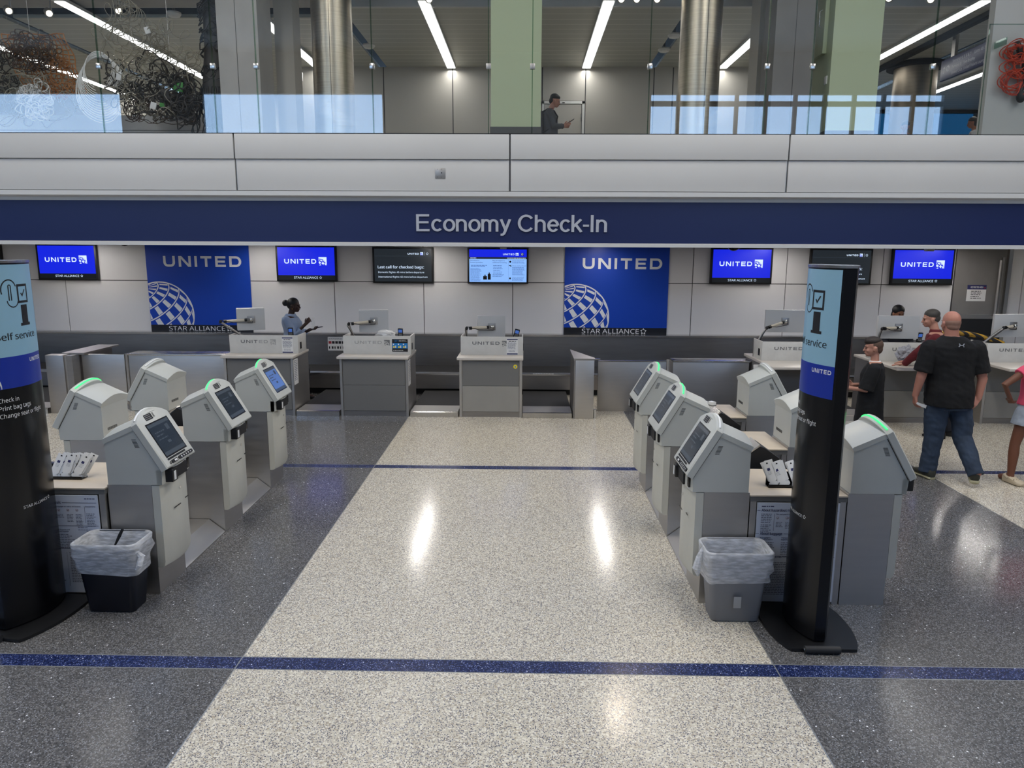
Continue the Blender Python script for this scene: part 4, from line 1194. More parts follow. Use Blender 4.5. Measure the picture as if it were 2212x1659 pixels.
bin_(-2.845, 4.79, 'bin_navy', 'dark navy waste bin with translucent white liner by the left island', 2.3, 'scrap')
bin_(1.443, 4.775, 'bin_gray', 'grey waste bin with translucent white liner by the right island', 5.1, 'knot')

# ------------------------------------------------------------------ totem signs
def totem(cx, side, lab):
    """lens shaped prism; side=+1: printed face looks to +x, -1: to -x"""
    y0, y1 = 4.395, 4.925; N = 28; hw, e = .125, .034
    t = empty('totem_sign', (cx, (y0 + y1) / 2, 0)); tag(t, lab, 'sign')
    ym = (y1 - y0) / 2
    def prof(k, s):   # k 0..1 along y, s side
        return (s * (e + (hw - e) * math.sin(PI * k) ** .9), -ym + 2 * ym * k)
    ring = [prof(i / N, 1) for i in range(N + 1)] + [prof(1 - i / N, -1) for i in range(N + 1)]
    b = M_('black_gloss'); b.prism(ring, 'z', .03, 2.385); b.build('body', t, sharp=30)
    cap = [(x * 1.04, y * 1.015) for x, y in ring]
    M_('steel_bright').prism(cap, 'z', 2.385, 2.40).build('top_cap', t, sharp=30)
    # print panels
    def S_(u, v, q=0):     # u metres along the chord from reader's left, v height
        k = u / (2 * ym); k = k if side > 0 else 1 - k
        x, y = prof(min(max(k, 0), 1), side); return (x + side * (.0016 + q), y, v)
    def band(m, za, zb, name):
        b = M_(m); n = 26; u0, u1 = .012, 2 * ym - .012
        b.add([S_(u0 + (u1 - u0) * i / n, z) for i in range(n + 1) for z in (za, zb)], [(2 * i, 2 * i + 2, 2 * i + 3, 2 * i + 1) for i in range(n)])
        return b.build(name, t, sharp=0 if n < 2 else 60)
    band('sign_light_blue', 1.80, 2.375, 'light_blue_print'); band('sign_royal', 1.60, 1.80, 'royal_blue_print')
    g = lambda u, v, q=0: S_(u, v, .0006 + q)
    g2 = lambda u, v, q=0: S_(u, v, .0011)
    b = M_('ink_black')
    ic = .36
    for (a, c, z0, z1) in ((ic - .055, ic + .055, 2.13, 2.145), (ic - .055, ic + .055, 2.235, 2.25), (ic - .055, ic - .041, 2.145, 2.235), (ic + .041, ic + .055, 2.145, 2.235),
                           (ic - .033, ic + .033, 2.000, 2.118), (ic - .050, ic + .050, 1.985, 2.003)):
        n = 6; b.polys([rect(a + (c - a) * i / n, a + (c - a) * (i + 1) / n, z0, z1) for i in range(n)], g)
    b.polys([[(ic - .024, 2.19, 0), (ic - .016, 2.197, 0), (ic - .006, 2.185, 0), (ic - .007, 2.168, 0)], [(ic - .007, 2.168, 0), (ic - .006, 2.185, 0), (ic + .018, 2.217, 0), (ic + .027, 2.212, 0)]], g)
    b.polys(ribbon(arc(ic - .115, 2.215, .060, 20, 200, 12, .070), arc(ic - .115, 2.215, .052, 20, 200, 12, .062)), g)
    b.polys([rect(ic - .125, ic - .117, 2.15, 2.24), rect(ic - .108, ic - .100, 2.15, 2.24)], g); b.polys(ribbon(arc(ic - .1125, 2.24, .0125, 0, 180, 6), arc(ic - .1125, 2.24, .005, 0, 180, 6)), g)
    b.polys(ribbon(arc(ic - .095, 2.15, .045, 180, 350, 8), arc(ic - .095, 2.15, .038, 180, 350, 8)), g)
    write(b, 'Self service', g, .455, 1.905, .042, .33, bold=.01, align='R')
    b.build('self_service_graphic', t, sharp=0)
    b = M_('white').polys(wide_word(.355, 1.748, .026, .145), g); b.build('name_lettering', t, sharp=0)
    b = M_('white').polys(globe(.0, 1.61, .13, (.014, .25, 1.602, 1.798), 7, 24, 2, .05), g); b.build('globe_emblem', t, sharp=0)
    b = M_('white')
    write(b, 'Check in', g, .10, 1.515, .027, .125); write(b, 'Print bag tags', g, .10, 1.465, .027, .215); write(b, 'Change seat or flight', g, .10, 1.415, .027, .325)
    write(b, 'STAR ALLIANCE', g, .17, .80, .018, .20); b.polys(star_mark(.392, .81, .014), g)
    b.build('instruction_lettering', t, sharp=0)
    # foot plate
    foot = [(-.205, -ym + .0 - .085), (.205, -ym - .085)] + [(.205 + .075 * math.sin(PI * i / 14) ** .7 * 1.0, -ym - .085 + (2 * ym + .17) * i / 14) for i in range(1, 14)] + [(.205, ym + .05), (-.205, ym + .05)] + [(-.205 - .075 * math.sin(PI * i / 14) ** .7, ym + .05 - (2 * ym + .135) * i / 14) for i in range(1, 14)]
    M_('black').prism([(x, min(y, .012 + ym)) for x, y in foot], 'z', 0.004, .022).build('foot_plate', t, sharp=40)
    b = M_('rubber'); b.cyl((-.13, -ym - .10, .026), (.09, -ym - .10, .026), .024, n=16); b.build('transport_roller', t)
    b = M_('chrome'); b.cyl((-.136, -ym - .10, .026), (-.13, -ym - .10, .026), .012, n=12); b.build('roller_pin', t)
    if side > 0: t.rotation_euler.z = R(-8)
    return t
LT = totem(-3.365, 1, 'tall dark totem sign with light blue self service print at the left edge')
totem(1.897, -1, 'tall dark totem sign with light blue self service print in front of the right island')

# ------------------------------------------------------------------ upper level behind the glass
SLOTS = [-9.75, -3.43, 2.95, 9.30]
LX = [-11.25, -8.09, -4.925, -1.785, 1.385, 4.56, 7.75, 10.93]
def upper():
    struct(M_('upper_floor').box(-20, 20, 10.42, 24.5, 3.5, 3.7), 'floor_upper', sharp=0)
    b = M_('slat_ceiling'); edges = [-20] + [v for s in SLOTS for v in (s - .10, s + .10)] + [20]
    for i in range(0, len(edges), 2):
        x0, x1 = edges[i], edges[i + 1]
        if x1 < -3.2: b.box(x0, x1, 14.74, 24.5, 6.68, 6.74)
        else: b.box(x0, x1, 14.0, 24.5, 6.68, 6.74)
    struct(b, 'ceiling_upper', sharp=0)
    b = M_('dark_void').box(-20, 20, 10.5, 24.5, 7.40, 7.5); b.box(-20, 20, 14.75, 14.78, 6.74, 7.4)
    struct(b, 'ceiling_void', sharp=0)
    struct(M_('concrete').box(-20, -3.55, 10.9, 14.3, 6.72, 6.78), 'ceiling_gallery', sharp=0)
    struct(M_('white_trim').box(-3.33, 20, 13.94, 14.0, 6.63, 6.78), 'trim_5', sharp=0)
    for i, x in enumerate(LX):
        t = empty('linear_light', (x, 16.0, 6.628)); left = x < -6
        tag(t, 'long thin bright light strip under the upper ceiling, number %s from the left' % ['one', 'two', 'three', 'four', 'five', 'six', 'seven', 'eight'][i], 'light', 'upper level light strips')
        y1 = 21.5 - 16 if (x < -6 or x > 9) else 18.45 - 16
        y0 = (13.64 - 16)
        M_('white_trim').box(-.11, .11, y0 - .35, y1, 0, .05).build('housing', t, sharp=0)
        M_('luminaire').box(-.09, .09, y0, y1 - .01, -.012, 0).build('diffuser', t, sharp=0)
    # back walls
    b = M_('wall_gap').box(-5.9, 5.45, 18.62, 18.8, 3.7, 6.68); b.use('upper_wall')
    xs = [-5.9, -3.42, -1.77, .36, 1.385, 3.0, 3.45, 5.45]
    for i in range(len(xs) - 1):
        if i == 3:
            b.box(xs[i] + .012, xs[i + 1] - .012, 18.6, 18.63, 5.93, 6.68); continue
        b.box(xs[i] + .012, xs[i + 1] - .012, 18.6, 18.63, 3.7, 6.68)
    struct(b, 'wall_upper_back', sharp=0)
    d = struct(M_('upper_wall').box(.42, 1.30, 18.585, 18.61, 3.7, 5.84), 'door_2', sharp=0)
    M_('white').box(.36, .41, 18.57, 18.62, 3.7, 5.91).build('door_frame', d, sharp=0); M_('white').box(1.315, 1.375, 18.57, 18.62, 3.7, 5.91).build('door_frame', d, sharp=0)
    M_('white').box(.36, 1.375, 18.57, 18.62, 5.855, 5.915).build('door_frame', d, sharp=0)
    M_('black').box(.84, .90, 18.56, 18.57, 5.865, 5.885).build('door_sensor', d, sharp=0)
    M_('chrome').cyl((1.30, 18.56, 5.45), (1.30, 18.56, 5.62), .02, n=10).build('hinge', d)
    struct(M_('upper_wall').box(-20, -5.9, 22.0, 22.2, 3.7, 6.68), 'wall_upper_left', sharp=0)
    struct(M_('upper_wall').box(-5.95, -5.9, 18.6, 22, 3.7, 6.68), 'wall_upper_return', sharp=0)
    struct(M_('upper_wall').box(5.45, 5.5, 18.6, 24, 3.7, 6.68), 'wall_upper_right', sharp=0)
    # far window wall on the right
    b = M_('dark_void').box(5.5, 20, 24.0, 24.15, 6.58, 6.70); b.box(5.5, 20, 24.0, 24.15, 3.7, 4.2)
    struct(b, 'wall_far', sharp=0)
    w_ = struct(M_('glass_tinted').box(5.5, 20, 24.06, 24.07, 4.2, 6.58), 'window_4', sharp=0)
    for x in (6.0, 8.6, 10.02, 11.28, 13.75, 15.6): M_('mullion').box(x - .05, x + .05, 24.0, 24.12, 4.2, 6.58).build('mullion', w_, sharp=0)
    M_('mullion').box(5.5, 20, 24.0, 24.12, 5.55, 5.60).build('transom', w_, sharp=0)
    # glass balustrade
    J = [-17.0, -15.5, -14.0, -12.4, -10.93, -9.38, -7.86, -7.28, -5.70, -4.17, -3.59, -2.05, -.51, .07, 1.61, 3.14, 3.73, 5.29, 6.84, 7.42, 8.97, 10.5, 12.0, 13.5]
    for i in range(len(J) - 1):
        g = M_('glass_pane').box(J[i] + .004, J[i + 1] - .004, 10.350, 10.366, 3.975, 7.38)
        o = struct(g, 'window_%d' % (5 + i), sharp=0)
        M_('glass_edge').box(J[i] - .008, J[i] + .004, 10.345, 10.371, 3.975, 7.38).build('edge_seal', o, sharp=0)
        if J[i] in (-5.70, -4.17, -3.59, -2.05, 1.61, -.51, .07, 3.14, 3.73, 5.29):
            m = 'steel_side' if J[i] > -.6 and J[i] < .2 else 'steel_bright'
            M_(m).box(J[i] - .032, J[i] + .032, 10.335, 10.381, 4.80, 4.87, .003).build('clip', o)
    # columns
    def col(name, b, lab):
        o = b.build(name, sharp=40); tag(o, lab, 'column'); return o
    for x, m, lab in ((-3.06, 'column_metal', 'round brushed metal column upstairs left of the green pillar'), (2.69, 'column_metal', 'round brushed metal column upstairs right of the green pillar')):
        o = col('round_column', M_(m).cyl((x, 12.35, 3.7), (x, 12.35, 7.4), .315, n=48), lab)
        M_('wall_gap').box(x + .03, x + .036, 12.03, 12.045, 3.7, 7.4).build('seam', o, sharp=0)
    o = col('round_column', M_('column_metal_dark').cyl((8.97, 18.3, 3.7), (8.97, 18.3, 6.62), .46, n=48), 'big round dark metal column with collar at the far right upstairs')
    M_('dark_void').cyl((8.97, 18.3, 6.58), (8.97, 18.3, 6.67), .62, n=48).build('collar', o)
    o = col('green_pillar', M_('green_paint').box(-.535, .205, 11.5, 12.3, 3.7, 7.4), 'square pale green pillar in the centre of the upper level')
    M_('skirting').box(-.545, .215, 11.49, 12.31, 3.7, 4.25).build('skirting', o, sharp=0)
    o = col('green_pillar', M_('green_paint').box(4.60, 5.33, 12.0, 12.9, 3.7, 7.4), 'square pale green pillar upstairs beside the grey concrete pillar')
    M_('skirting').box(4.59, 5.34, 11.99, 12.91, 3.7, 4.28).build('skirting', o, sharp=0)
    t = empty('wall_cabinet', (4.60, 12.45, 5.9)); tag(t, 'shallow pale green cabinet on the side of the right green pillar', 'cabinet')
    M_('green_paint').box(-.06, 0, -.22, .22, -.45, .5, .004).build('body', t); M_('chrome').tube([(-.065, -.12, -.05), (-.10, -.12, -.03), (-.10, -.12, .18), (-.065, -.12, .2)], .008, 8).build('handle', t)
    t = M_('white').box(4.585, 4.60, 12.10, 12.19, 4.98, 5.10, .002).build('switch_plate'); tag(t, 'small white switch plate on the right green pillar', 'switch')
    o = col('concrete_pillar', M_('concrete_dark').box(3.70, 4.30, 11.9, 12.5, 3.7, 7.4), 'grey concrete pillar upstairs left of the right green pillar')
    M_('black').box(4.0, 4.005, 11.895, 11.905, 3.7, 7.4).build('joint', o, sharp=0)
    col('panelled_pillar', M_('upper_wall').box(3.78, 4.10, 13.0, 13.5, 3.7, 7.4), 'narrow beige panelled pillar between the round column and the concrete pillar')
    o = col('concrete_pillar', M_('concrete').box(-4.46, -3.87, 11.3, 11.9, 3.7, 7.4), 'pale concrete pillar beside the black cable column at the left upstairs')
    M_('black').box(-4.19, -4.185, 11.295, 11.305, 3.7, 7.4).build('joint', o, sharp=0)
    col('panelled_pillar', M_('upper_wall').box(-4.05, -3.75, 12.6, 13.0, 3.7, 7.4), 'beige panelled pillar behind the pale concrete pillar')
    # low white parapet at the left, behind the glass
    o = M_('fascia').box(-15.5, -4.95, 12.5, 12.6, 3.7, 4.57).build('gallery_parapet', sharp=0); tag(o, 'low white panelled parapet below the hanging cables at the left upstairs', 'parapet')
    M_('wall_gap').box(-15.5, -4.95, 12.494, 12.5, 4.33, 4.336).build('joint', o, sharp=0)
    # exit sign
    t = empty('exit_sign', (-5.30, 17.9, 6.30)); tag(t, 'red and white EXIT sign hanging upstairs at the left', 'sign')
    M_('white').box(-.15, .15, -.02, .02, -.09, .10, .003).build('box', t)
    b = M_('red_sign'); write(b, 'EXIT', lambda u, v, q=0: (u, -.022 - q, v), 0, -.07, .135, .25, bold=.02, align='C'); b.build('lettering', t, sharp=0)
    M_('steel_dark').cyl((0, 0, .1), (0, 0, .38), .01).build('rod', t)
    # hanging direction sign on the right
    t = empty('direction_sign', (8.5, 15.1, 5.87)); tag(t, 'dark blue hanging sign with terminal and gate directions at the upper right', 'sign')
    M_('sign_navy').box(-.03, .03, -1.75, 1.16, 0, .40, .01).build('board', t)
    f = lambda u, v, q=0: (-.032 - q, 1.16 - u, v)
    b = M_('sign_letter')
    write(b, 'Terminal 4, 5, 6 & 7     Gates 40-77', f, .42, .275, .055, 1.12); write(b, 'Terminal B    Tom Bradley', f, .42, .165, .055, .78); write(b, 'United Club, United Polaris Lounge', f, .42, .055, .055, 1.12)
    b.polys([rect(.13, .15, .13, .24), [(.10, .22, 0), (.14, .27, 0), (.18, .22, 0), (.14, .235, 0)]], f)
    b.polys(ribbon(arc(.28, .20, .055, 0, 360, 16), arc(.28, .20, .042, 0, 360, 16)), f); b.polys([[(.25, .18, 0), (.26, .17, 0), (.31, .22, 0), (.30, .23, 0)]], f)
    write(b, 'Baggage', f, 1.72, .275, .055, .3)
    b.build('lettering', t, sharp=0)
    for y in (-1.1, .7): M_('steel_side').box(-.03, .03, y, y + .12, .4, .80).build('hanger', t, sharp=0)
    struct(M_('dark_void').box(8.2, 8.35, 14.0, 24, 6.60, 6.68), 'trim_6', sharp=0)
    # detectors in the dark slots
    for x, y, lab in ((-3.36, 16.69, 'white detector dome in the dark ceiling slot left of centre upstairs'), (2.935, 15.9, 'nearer white detector dome in the dark ceiling slot beside the right round column'), (2.93, 16.99, 'farther white detector dome in the dark ceiling slot beside the right round column'), (-6.5, 14.5, 'white detector dome above the hanging cables')):
        t = empty('detector_dome', (x, y, 6.70)); tag(t, lab, 'detector')
        M_('white').loft([[(math.cos(a) * r, math.sin(a) * r, z) for a in [2 * PI * i / 20 for i in range(20)]] for r, z in ((.13, 0), (.13, -.03), (.10, -.07), (.05, -.085))]).build('dome', t)
        M_('steel_dark').cyl((0, 0, 0), (0, 0, .35), .03).build('stem', t)
    # track spotlights
    k = 0
    for x, z, lab in ((-1.61, 6.43, 'above the left bright strip of the centre bay'), (1.52, 6.43, 'left of the three together right of the green pillar'), (1.77, 6.43, 'middle of the three together right of the green pillar'), (2.10, 6.43, 'right of the three together right of the green pillar'),
                      (5.83, 6.44, 'above the right green pillar'), (6.50, 6.42, 'right of the right green pillar'), (-6.74, 6.26, 'above the hanging white cords'), (-8.57, 6.26, 'at the far left above the cables'), (-7.9, 6.22, 'small one at the left above the orange netting')):
        t = empty('spotlight', (x, 13.0, z)); tag(t, 'lit spotlight under the upper ceiling, ' + lab, 'spotlight')
        d = Vector((-x * .12, -1, -.75)).normalized()
        M_('steel_dark').cyl(Vector((0, .0, .03)) - d * .12, Vector((0, 0, .03)) + d * .0, .06, .065, 20).build('can', t)
        M_('lamp_glow').cyl(Vector((0, 0, .03)) + d * .001, Vector((0, 0, .03)) + d * .004, .045, n=20).build('lens', t)
        M_('steel_dark').cyl((0, .05, .05), (0, .05, .9), .012).build('stem', t)
upper()

# ------------------------------------------------------------------ cable artworks
def squiggle(rd, c, ext, n, loop=.12):
    """wandering looping cord inside an ellipsoid"""
    c = Vector(c); p = c + Vector([rd.uniform(-1, 1) * e for e in ext]); d = Vector((rd.uniform(-1, 1), rd.uniform(-.3, .3), rd.uniform(-1, 1))).normalized()
    pts = []; turn = rd.choice((-1, 1)) * rd.uniform(.25, .6)
    for i in range(n):
        pts.append(p.copy())
        if rd.random() < .08: turn = rd.choice((-1, 1)) * rd.uniform(.1, .7)
        d = (Matrix.Rotation(turn, 3, 'Y') @ d + Vector((0, rd.uniform(-.15, .15), 0))).normalized()
        q = p - c
        if (q.x / ext[0]) ** 2 + (q.z / ext[2]) ** 2 > 1: d = (d - q.normalized() * .6).normalized()
        if abs(q.y) > ext[1]: d.y = -abs(d.y) if q.y > 0 else abs(d.y)
        p = p + d * loop * .4
    return pts
def cables():
    rd = random.Random(11)
    t = empty('cable_sculpture', (-6.3, 11.75, 3.7)); tag(t, 'hanging artwork of tangled grey and brown cables behind the glass at the left', 'sculpture')
    o = Vector((6.3, -11.75, -3.7))
    def strand(m, name, spec):
        b = M_(m)
        for c, ext, cnt, n, loop, r in spec:
            for k in range(cnt): b.tube([Vector(p) + o for p in squiggle(rd, c, ext, n, loop)], r, 5, cap=False)
        ob = b.build(name, t, sharp=0); ob['kind'] = 'stuff'
        ob.data.polygons.foreach_set('use_smooth', [True] * len(ob.data.polygons))
    strand('cord_grey', 'grey_cables', [((-5.95, 11.75, 5.4), (.35, .2, .75), 16, 46, .13, .006), ((-5.7, 11.75, 4.9), (.7, .2, .45), 16, 46, .16, .007), ((-7.6, 11.75, 4.7), (.8, .2, .3), 14, 40, .13, .006), ((-5.4, 11.75, 5.35), (.45, .2, .4), 10, 40, .15, .006)])
    strand('cord_dark', 'dark_cables', [((-5.45, 11.75, 4.75), (.5, .2, .32), 22, 46, .12, .009), ((-5.15, 11.7, 4.65), (.16, .15, .35), 20, 40, .10, .010), ((-6.1, 11.8, 4.9), (.25, .15, .5), 12, 40, .10, .008), ((-8.2, 11.8, 5.1), (.5, .15, .3), 12, 40, .12, .008)])
    strand('cord_brown', 'brown_cables', [((-5.6, 11.8, 4.55), (.6, .15, .2), 18, 40, .10, .006), ((-7.5, 11.75, 5.35), (.45, .18, .22), 26, 36, .11, .007)])
    b = M_('white')
    for k in range(16):
        c = Vector((-6.45, 11.7, 5.1)) + o; r = .20 + .012 * k; ph = rd.uniform(0, 1)
        b.tube([c + Vector((math.cos(q) * r * (1 + .1 * math.sin(q * 2 + ph)), rd.uniform(-.01, .01) + .02 * k / 8, math.sin(q) * r * 1.25 - .02 * k)) for q in [R(-60 + 300 * i / 26 + k * 6) for i in range(27)]], .006, 5, cap=False)
    b.build('white_loops', t, sharp=0)
    b = M_('paper')
    for k in range(24): b.tube([Vector(p) + o for p in squiggle(rd, (-7.42, 11.65, 4.62), (.26, .06, .26), 30, .10)], .0075, 5, cap=False)
    b.build('white_cord_bundle', t, sharp=0)
    # netting
    b = M_('cord_orange'); c = Vector((-7.35, 11.85, 5.2)) + o
    pts = {}
    for i in range(15):
        for j in range(13):
            u, v = i / 14 - .5, j / 12 - .5
            pts[i, j] = c + Vector((u * .95 + .25 * (-v) + .05 * noise.noise(Vector((i, j, 1))), .05 * math.sin(i * .9 + j), v * .85 + .05 * noise.noise(Vector((i, j, 5)))))
    for i in range(15):
        b.tube([pts[i, j] for j in range(13)], .009, 5, cap=False)
    for j in range(13): b.tube([pts[i, j] for i in range(15)], .009, 5, cap=False)
    for k in range(40): b.tube([Vector(p) + o for p in squiggle(rd, (-7.2, 11.8, 5.0), (.32, .08, .32), 22, .07)], .006, 4, cap=False)
    b.build('orange_netting', t, sharp=0)
    for x, z, w_, h, m in ((-5.22, 4.83, .14, .14, 'tag_green'), (-5.62, 5.62, .08, .10, 'paper'), (-6.1, 4.98, .07, .12, 'paper'), (-7.95, 5.15, .10, .09, 'paper'), (-5.62, 4.56, .09, .10, 'paper'), (-5.48, 4.57, .08, .06, 'tag_green'), (-6.42, 4.68, .13, .09, 'ink_grey'), (-5.42, 4.72, .12, .16, 'cord_dark')):
        b = M_(m); b.M = Matrix.Translation(Vector((x, 11.62, z)) + o) @ Matrix.Rotation(rd.uniform(-.4, .4), 4, 'Y'); b.box(-w_ / 2, w_ / 2, -.012, .012, -h / 2, h / 2, .006); b.build('plastic_piece', t)
    b = M_('steel_dark')
    for x in (-5.95, -7.5, -8.4, -5.4): b.cyl(Vector((x, 11.8, 5.4)) + o, Vector((x, 11.8, 6.72)) + o, .004, n=5)
    b.build('hanging_wires', t, sharp=0)
    # dark column wrapped in black cable
    t = empty('cable_column', (-4.73, 11.85, 3.7)); tag(t, 'tall column wrapped in black cable left of the pale concrete pillar', 'sculpture')
    b = M_('cord_dark')
    b.loft([[(math.cos(a) * r, math.sin(a) * r * .8, z) for a in [2 * PI * i / 20 for i in range(20)]] for z, r in ((.2, .10), (.5, .15), (.9, .23), (1.3, .20), (1.7, .15), (2.2, .14), (3.3, .15))])
    b.build('core', t)
    b = M_('black')
    for k in range(46):
        z0 = rd.uniform(.2, 3.0); a0 = rd.uniform(0, 6.3)
        b.tube([(math.cos(a0 + i * .35) * (.17 + .05 * math.sin(i)), math.sin(a0 + i * .35) * .16, z0 + .06 * math.sin(i * 1.3 + k) + i * .012) for i in range(22)], .010, 5, cap=False)
    for k in range(30):
        a0 = rd.uniform(3.3, 6.1)
        b.tube([(math.cos(a0) * (.2 + .05 * math.sin(i + k)) - .02 * i * (k % 3 == 0), math.sin(a0) * .17, 1.15 - i * .07) for i in range(14)], .009, 5, cap=False)
    b.build('wrapped_cable', t, sharp=0)
    # white display wall with red cord
    struct(M_('fascia').box(6.97, 9.4, 12.0, 12.15, 3.7, 7.3), 'wall_display', sharp=0)
    g = empty('acrylic_cover', (6.75, 11.7, 3.7)); tag(g, 'clear acrylic cover in front of the white display wall at the right', 'cover')
    M_('glass_clear').box(0, 2.4, 0, .01, .3, 2.02).build('sheet', g, sharp=0)
    M_('glass_edge').box(-.008, 0, -.002, .012, .3, 2.02).build('edge', g, sharp=0); M_('glass_edge').box(-.008, 2.4, -.002, .012, 2.02, 2.028).build('edge', g, sharp=0)
    M_('glass_edge').box(.25, .27, .01, .28, 1.75, 1.85).build('bracket', g, sharp=0)
    t = empty('cord_artwork', (7.30, 11.9, 5.2)); tag(t, 'bundle of orange red cord and a black tool hung on the white display wall', 'artwork')
    b = M_('cord_red')
    for k in range(34):
        cx = rd.uniform(-.06, .10); cz = rd.choice((.18, .18, -.02, -.22)); rx = rd.uniform(.08, .19); rz = rd.uniform(.07, .18)
        b.tube([(cx + rx * math.cos(q) + .02 * math.sin(3 * q + k), .05 * math.sin(q * 2 + k) - .02, cz + rz * math.sin(q) + .03 * math.cos(2 * q + k)) for q in [2 * PI * i / 26 for i in range(26)]], .0075, 5, cap=False)
    b.build('cord', t, sharp=0)
    b = M_('black'); b.tube([(-.02, 0, .34), (.05, 0, .2), (.16, .0, -.05), (.18, 0, -.22), (.10, 0, -.42)], [.035, .05, .045, .04, .03], 10); b.ell((.14, 0, -.44), .07, .05, .09); b.build('tool', t)
cables()

# ------------------------------------------------------------------ people
def limb(b, pts, rads, n=14, flat=(False, False), asp=1.0):
    pts = [Vector(p) for p in pts]; P, Rr = [], []
    def end(p, q, r, first):
        d = (p - q).normalized(); ks = (1, .92, .7, .35) if True else ()
        out = [(p + d * r * math.sin(a), r * math.cos(a)) for a in (R(85), R(60), R(35), R(15))]
        return out if first else out[::-1]
    if not flat[0]:
        for q, r in end(pts[0], pts[1], rads[0], True): P.append(q); Rr.append(r)
    for p, r in zip(pts, rads): P.append(p); Rr.append(r)
    if not flat[1]:
        for q, r in end(pts[-1], pts[-2], rads[-1], False): P.append(q); Rr.append(r)
    b.tube(P, Rr, n)
def torso(b, lv, n=24, p=2.4):
    """lv: (cx, cy, z, half width, half depth)"""
    rings = []
    for cx, cy, z, hw, hd in lv:
        r = []
        for i in range(n):
            a = 2 * PI * i / n; c, s = math.cos(a), math.sin(a)
            r.append((cx + hw * math.copysign(abs(c) ** (2 / p), c), cy + hd * math.copysign(abs(s) ** (2 / p), s), z))
        rings.append(r)
    b.loft(rings)
def skin_mesh(b, name, m, parent, vox=.007, smooth=2, wrinkle=0, seed=0):
    me = b.mesh('tmp', 0); o = bpy.data.objects.new('tmp', me); COL.objects.link(o)
    r = o.modifiers.new('r', 'REMESH'); r.mode = 'VOXEL'; r.voxel_size = vox; r.use_smooth_shade = True
    if smooth: s = o.modifiers.new('s', 'SMOOTH'); s.iterations = smooth; s.factor = .5
    dg = bpy.context.evaluated_depsgraph_get(); dg.update()
    me2 = bpy.data.meshes.new_from_object(o.evaluated_get(dg)); bpy.data.objects.remove(o)
    me2.name = name; me2.materials.clear(); me2.materials.append(MATS[m])
    if wrinkle:
        nv = [v.normal.copy() for v in me2.vertices]
        for v, nn in zip(me2.vertices, nv):
            c = v.co
            q = noise.noise(Vector((c.x * 9, c.y * 9, c.z * 5 + seed))) + .6 * noise.noise(Vector((c.x * 16 + c.z * 12, c.y * 16, c.z * 20 + seed)))
            v.co = c + nn * (q * wrinkle)
    me2.polygons.foreach_set('use_smooth', [True] * len(me2.polygons))
    ob = bpy.data.objects.new(name, me2); COL.objects.link(ob); ob.parent = parent
    return ob
def hand(b, wr, d, nrm, side, s=1.0, curl=30, tcurl=20):
    """wrist, pointing direction, palm normal (direction fingers curl to), side = thumb side vector"""
    wr, d, nrm, side = Vector(wr), Vector(d).normalized(), Vector(nrm), Vector(side)
    nrm = (nrm - d * nrm.dot(d)).normalized(); side = (side - d * side.dot(d) - nrm * side.dot(nrm)).normalized()
    for i, ln in enumerate((.070, .078, .073, .056)):
        off = side * (.030 - i * .020) * s
        kn = wr + d * (.088 - .004 * i) * s + off
        limb(b, [wr + d * .012 * s + off * .55, kn], [.017 * s, .013 * s], 8)
        a = R(curl * (1 + .12 * i)); d1 = d * math.cos(a) + nrm * math.sin(a); d2 = d * math.cos(2.1 * a) + nrm * math.sin(2.1 * a)
        sp = side * (.12 - .08 * i)
        m = kn + (d1 + sp).normalized() * ln * .52 * s; e = m + (d2 + sp * .5).normalized() * ln * .48 * s
        limb(b, [kn, m, e], [.0105 * s, .0095 * s, .008 * s], 8)
    a = wr + d * .018 * s + side * .026 * s; m = a + (d * .8 + side * .8 + nrm * .3).normalized() * .042 * s
    e = m + (d * 1.0 + side * .25 + nrm * math.sin(R(tcurl)) * 1.2).normalized() * .034 * s
    limb(b, [a, m, e], [.016 * s, .0125 * s, .0095 * s], 8)
def head(b, T, s=1.0, ears=True, jaw=1.0):
    def E(c, rx, ry, rz):
        q = MB(); q.ell((0, 0, 0), rx * s, ry * s, rz * s, 20, 14)
        b.add([T @ (Vector(p) + Vector(c) * s) for p in q.v], q.f)
    E((0, -.012, .035), .076, .094, .088); E((0, .014, -.02), .064 * jaw, .074, .085); E((0, .050, -.072), .036 * jaw, .034, .030)
    E((0, -.035, -.01), .062, .062, .075)
    E((0, .088, -.012), .011, .014, .030); E((0, .100, -.028), .015, .014, .012)      # nose bridge, tip
    E((0, .080, -.058), .026, .013, .011); E((0, .074, .022), .052, .016, .012)       # mouth mound, brow
    E((.036, .062, -.028), .022, .020, .022); E((-.036, .062, -.028), .022, .020, .022)
    if ears:
        for k in (-1, 1): E((k * .078, -.008, -.012), .010, .020, .033); E((k * .080, -.014, .0), .013, .016, .018)
def head_details(T, parent, s, lip='lip', brow='hair_brown'):
    for k in (-1, 1):
        q = MB(); q.use('eye'); q.ell((0, 0, 0), .011 * s, .006 * s, .006 * s, 10, 6)
        q.v = [tuple(T @ (Vector(p) + Vector((k * .031, .084, .0)) * s)) for p in q.v]; q.build('eye', parent)
        q = MB(); q.use(brow); q.ell((0, 0, 0), .018 * s, .006 * s, .0035 * s, 10, 6)
        q.v = [tuple(T @ (Vector(p) + Vector((k * .032, .086, .020)) * s)) for p in q.v]; q.build('eyebrow', parent)
    q = MB(); q.use(lip); q.ell((0, 0, 0), .022 * s, .006 * s, .007 * s, 10, 6)
    q.v = [tuple(T @ (Vector(p) + Vector((0, .091, -.058)) * s)) for p in q.v]; q.build('lips', parent)
def ells(m, T, s, L):
    b = M_(m)
    for c, rx, ry, rz in L:
        q = MB(); q.ell((0, 0, 0), rx * s, ry * s, rz * s, 22, 14); b.add([T @ (Vector(p) + Vector(c) * s) for p in q.v], q.f)
    return b
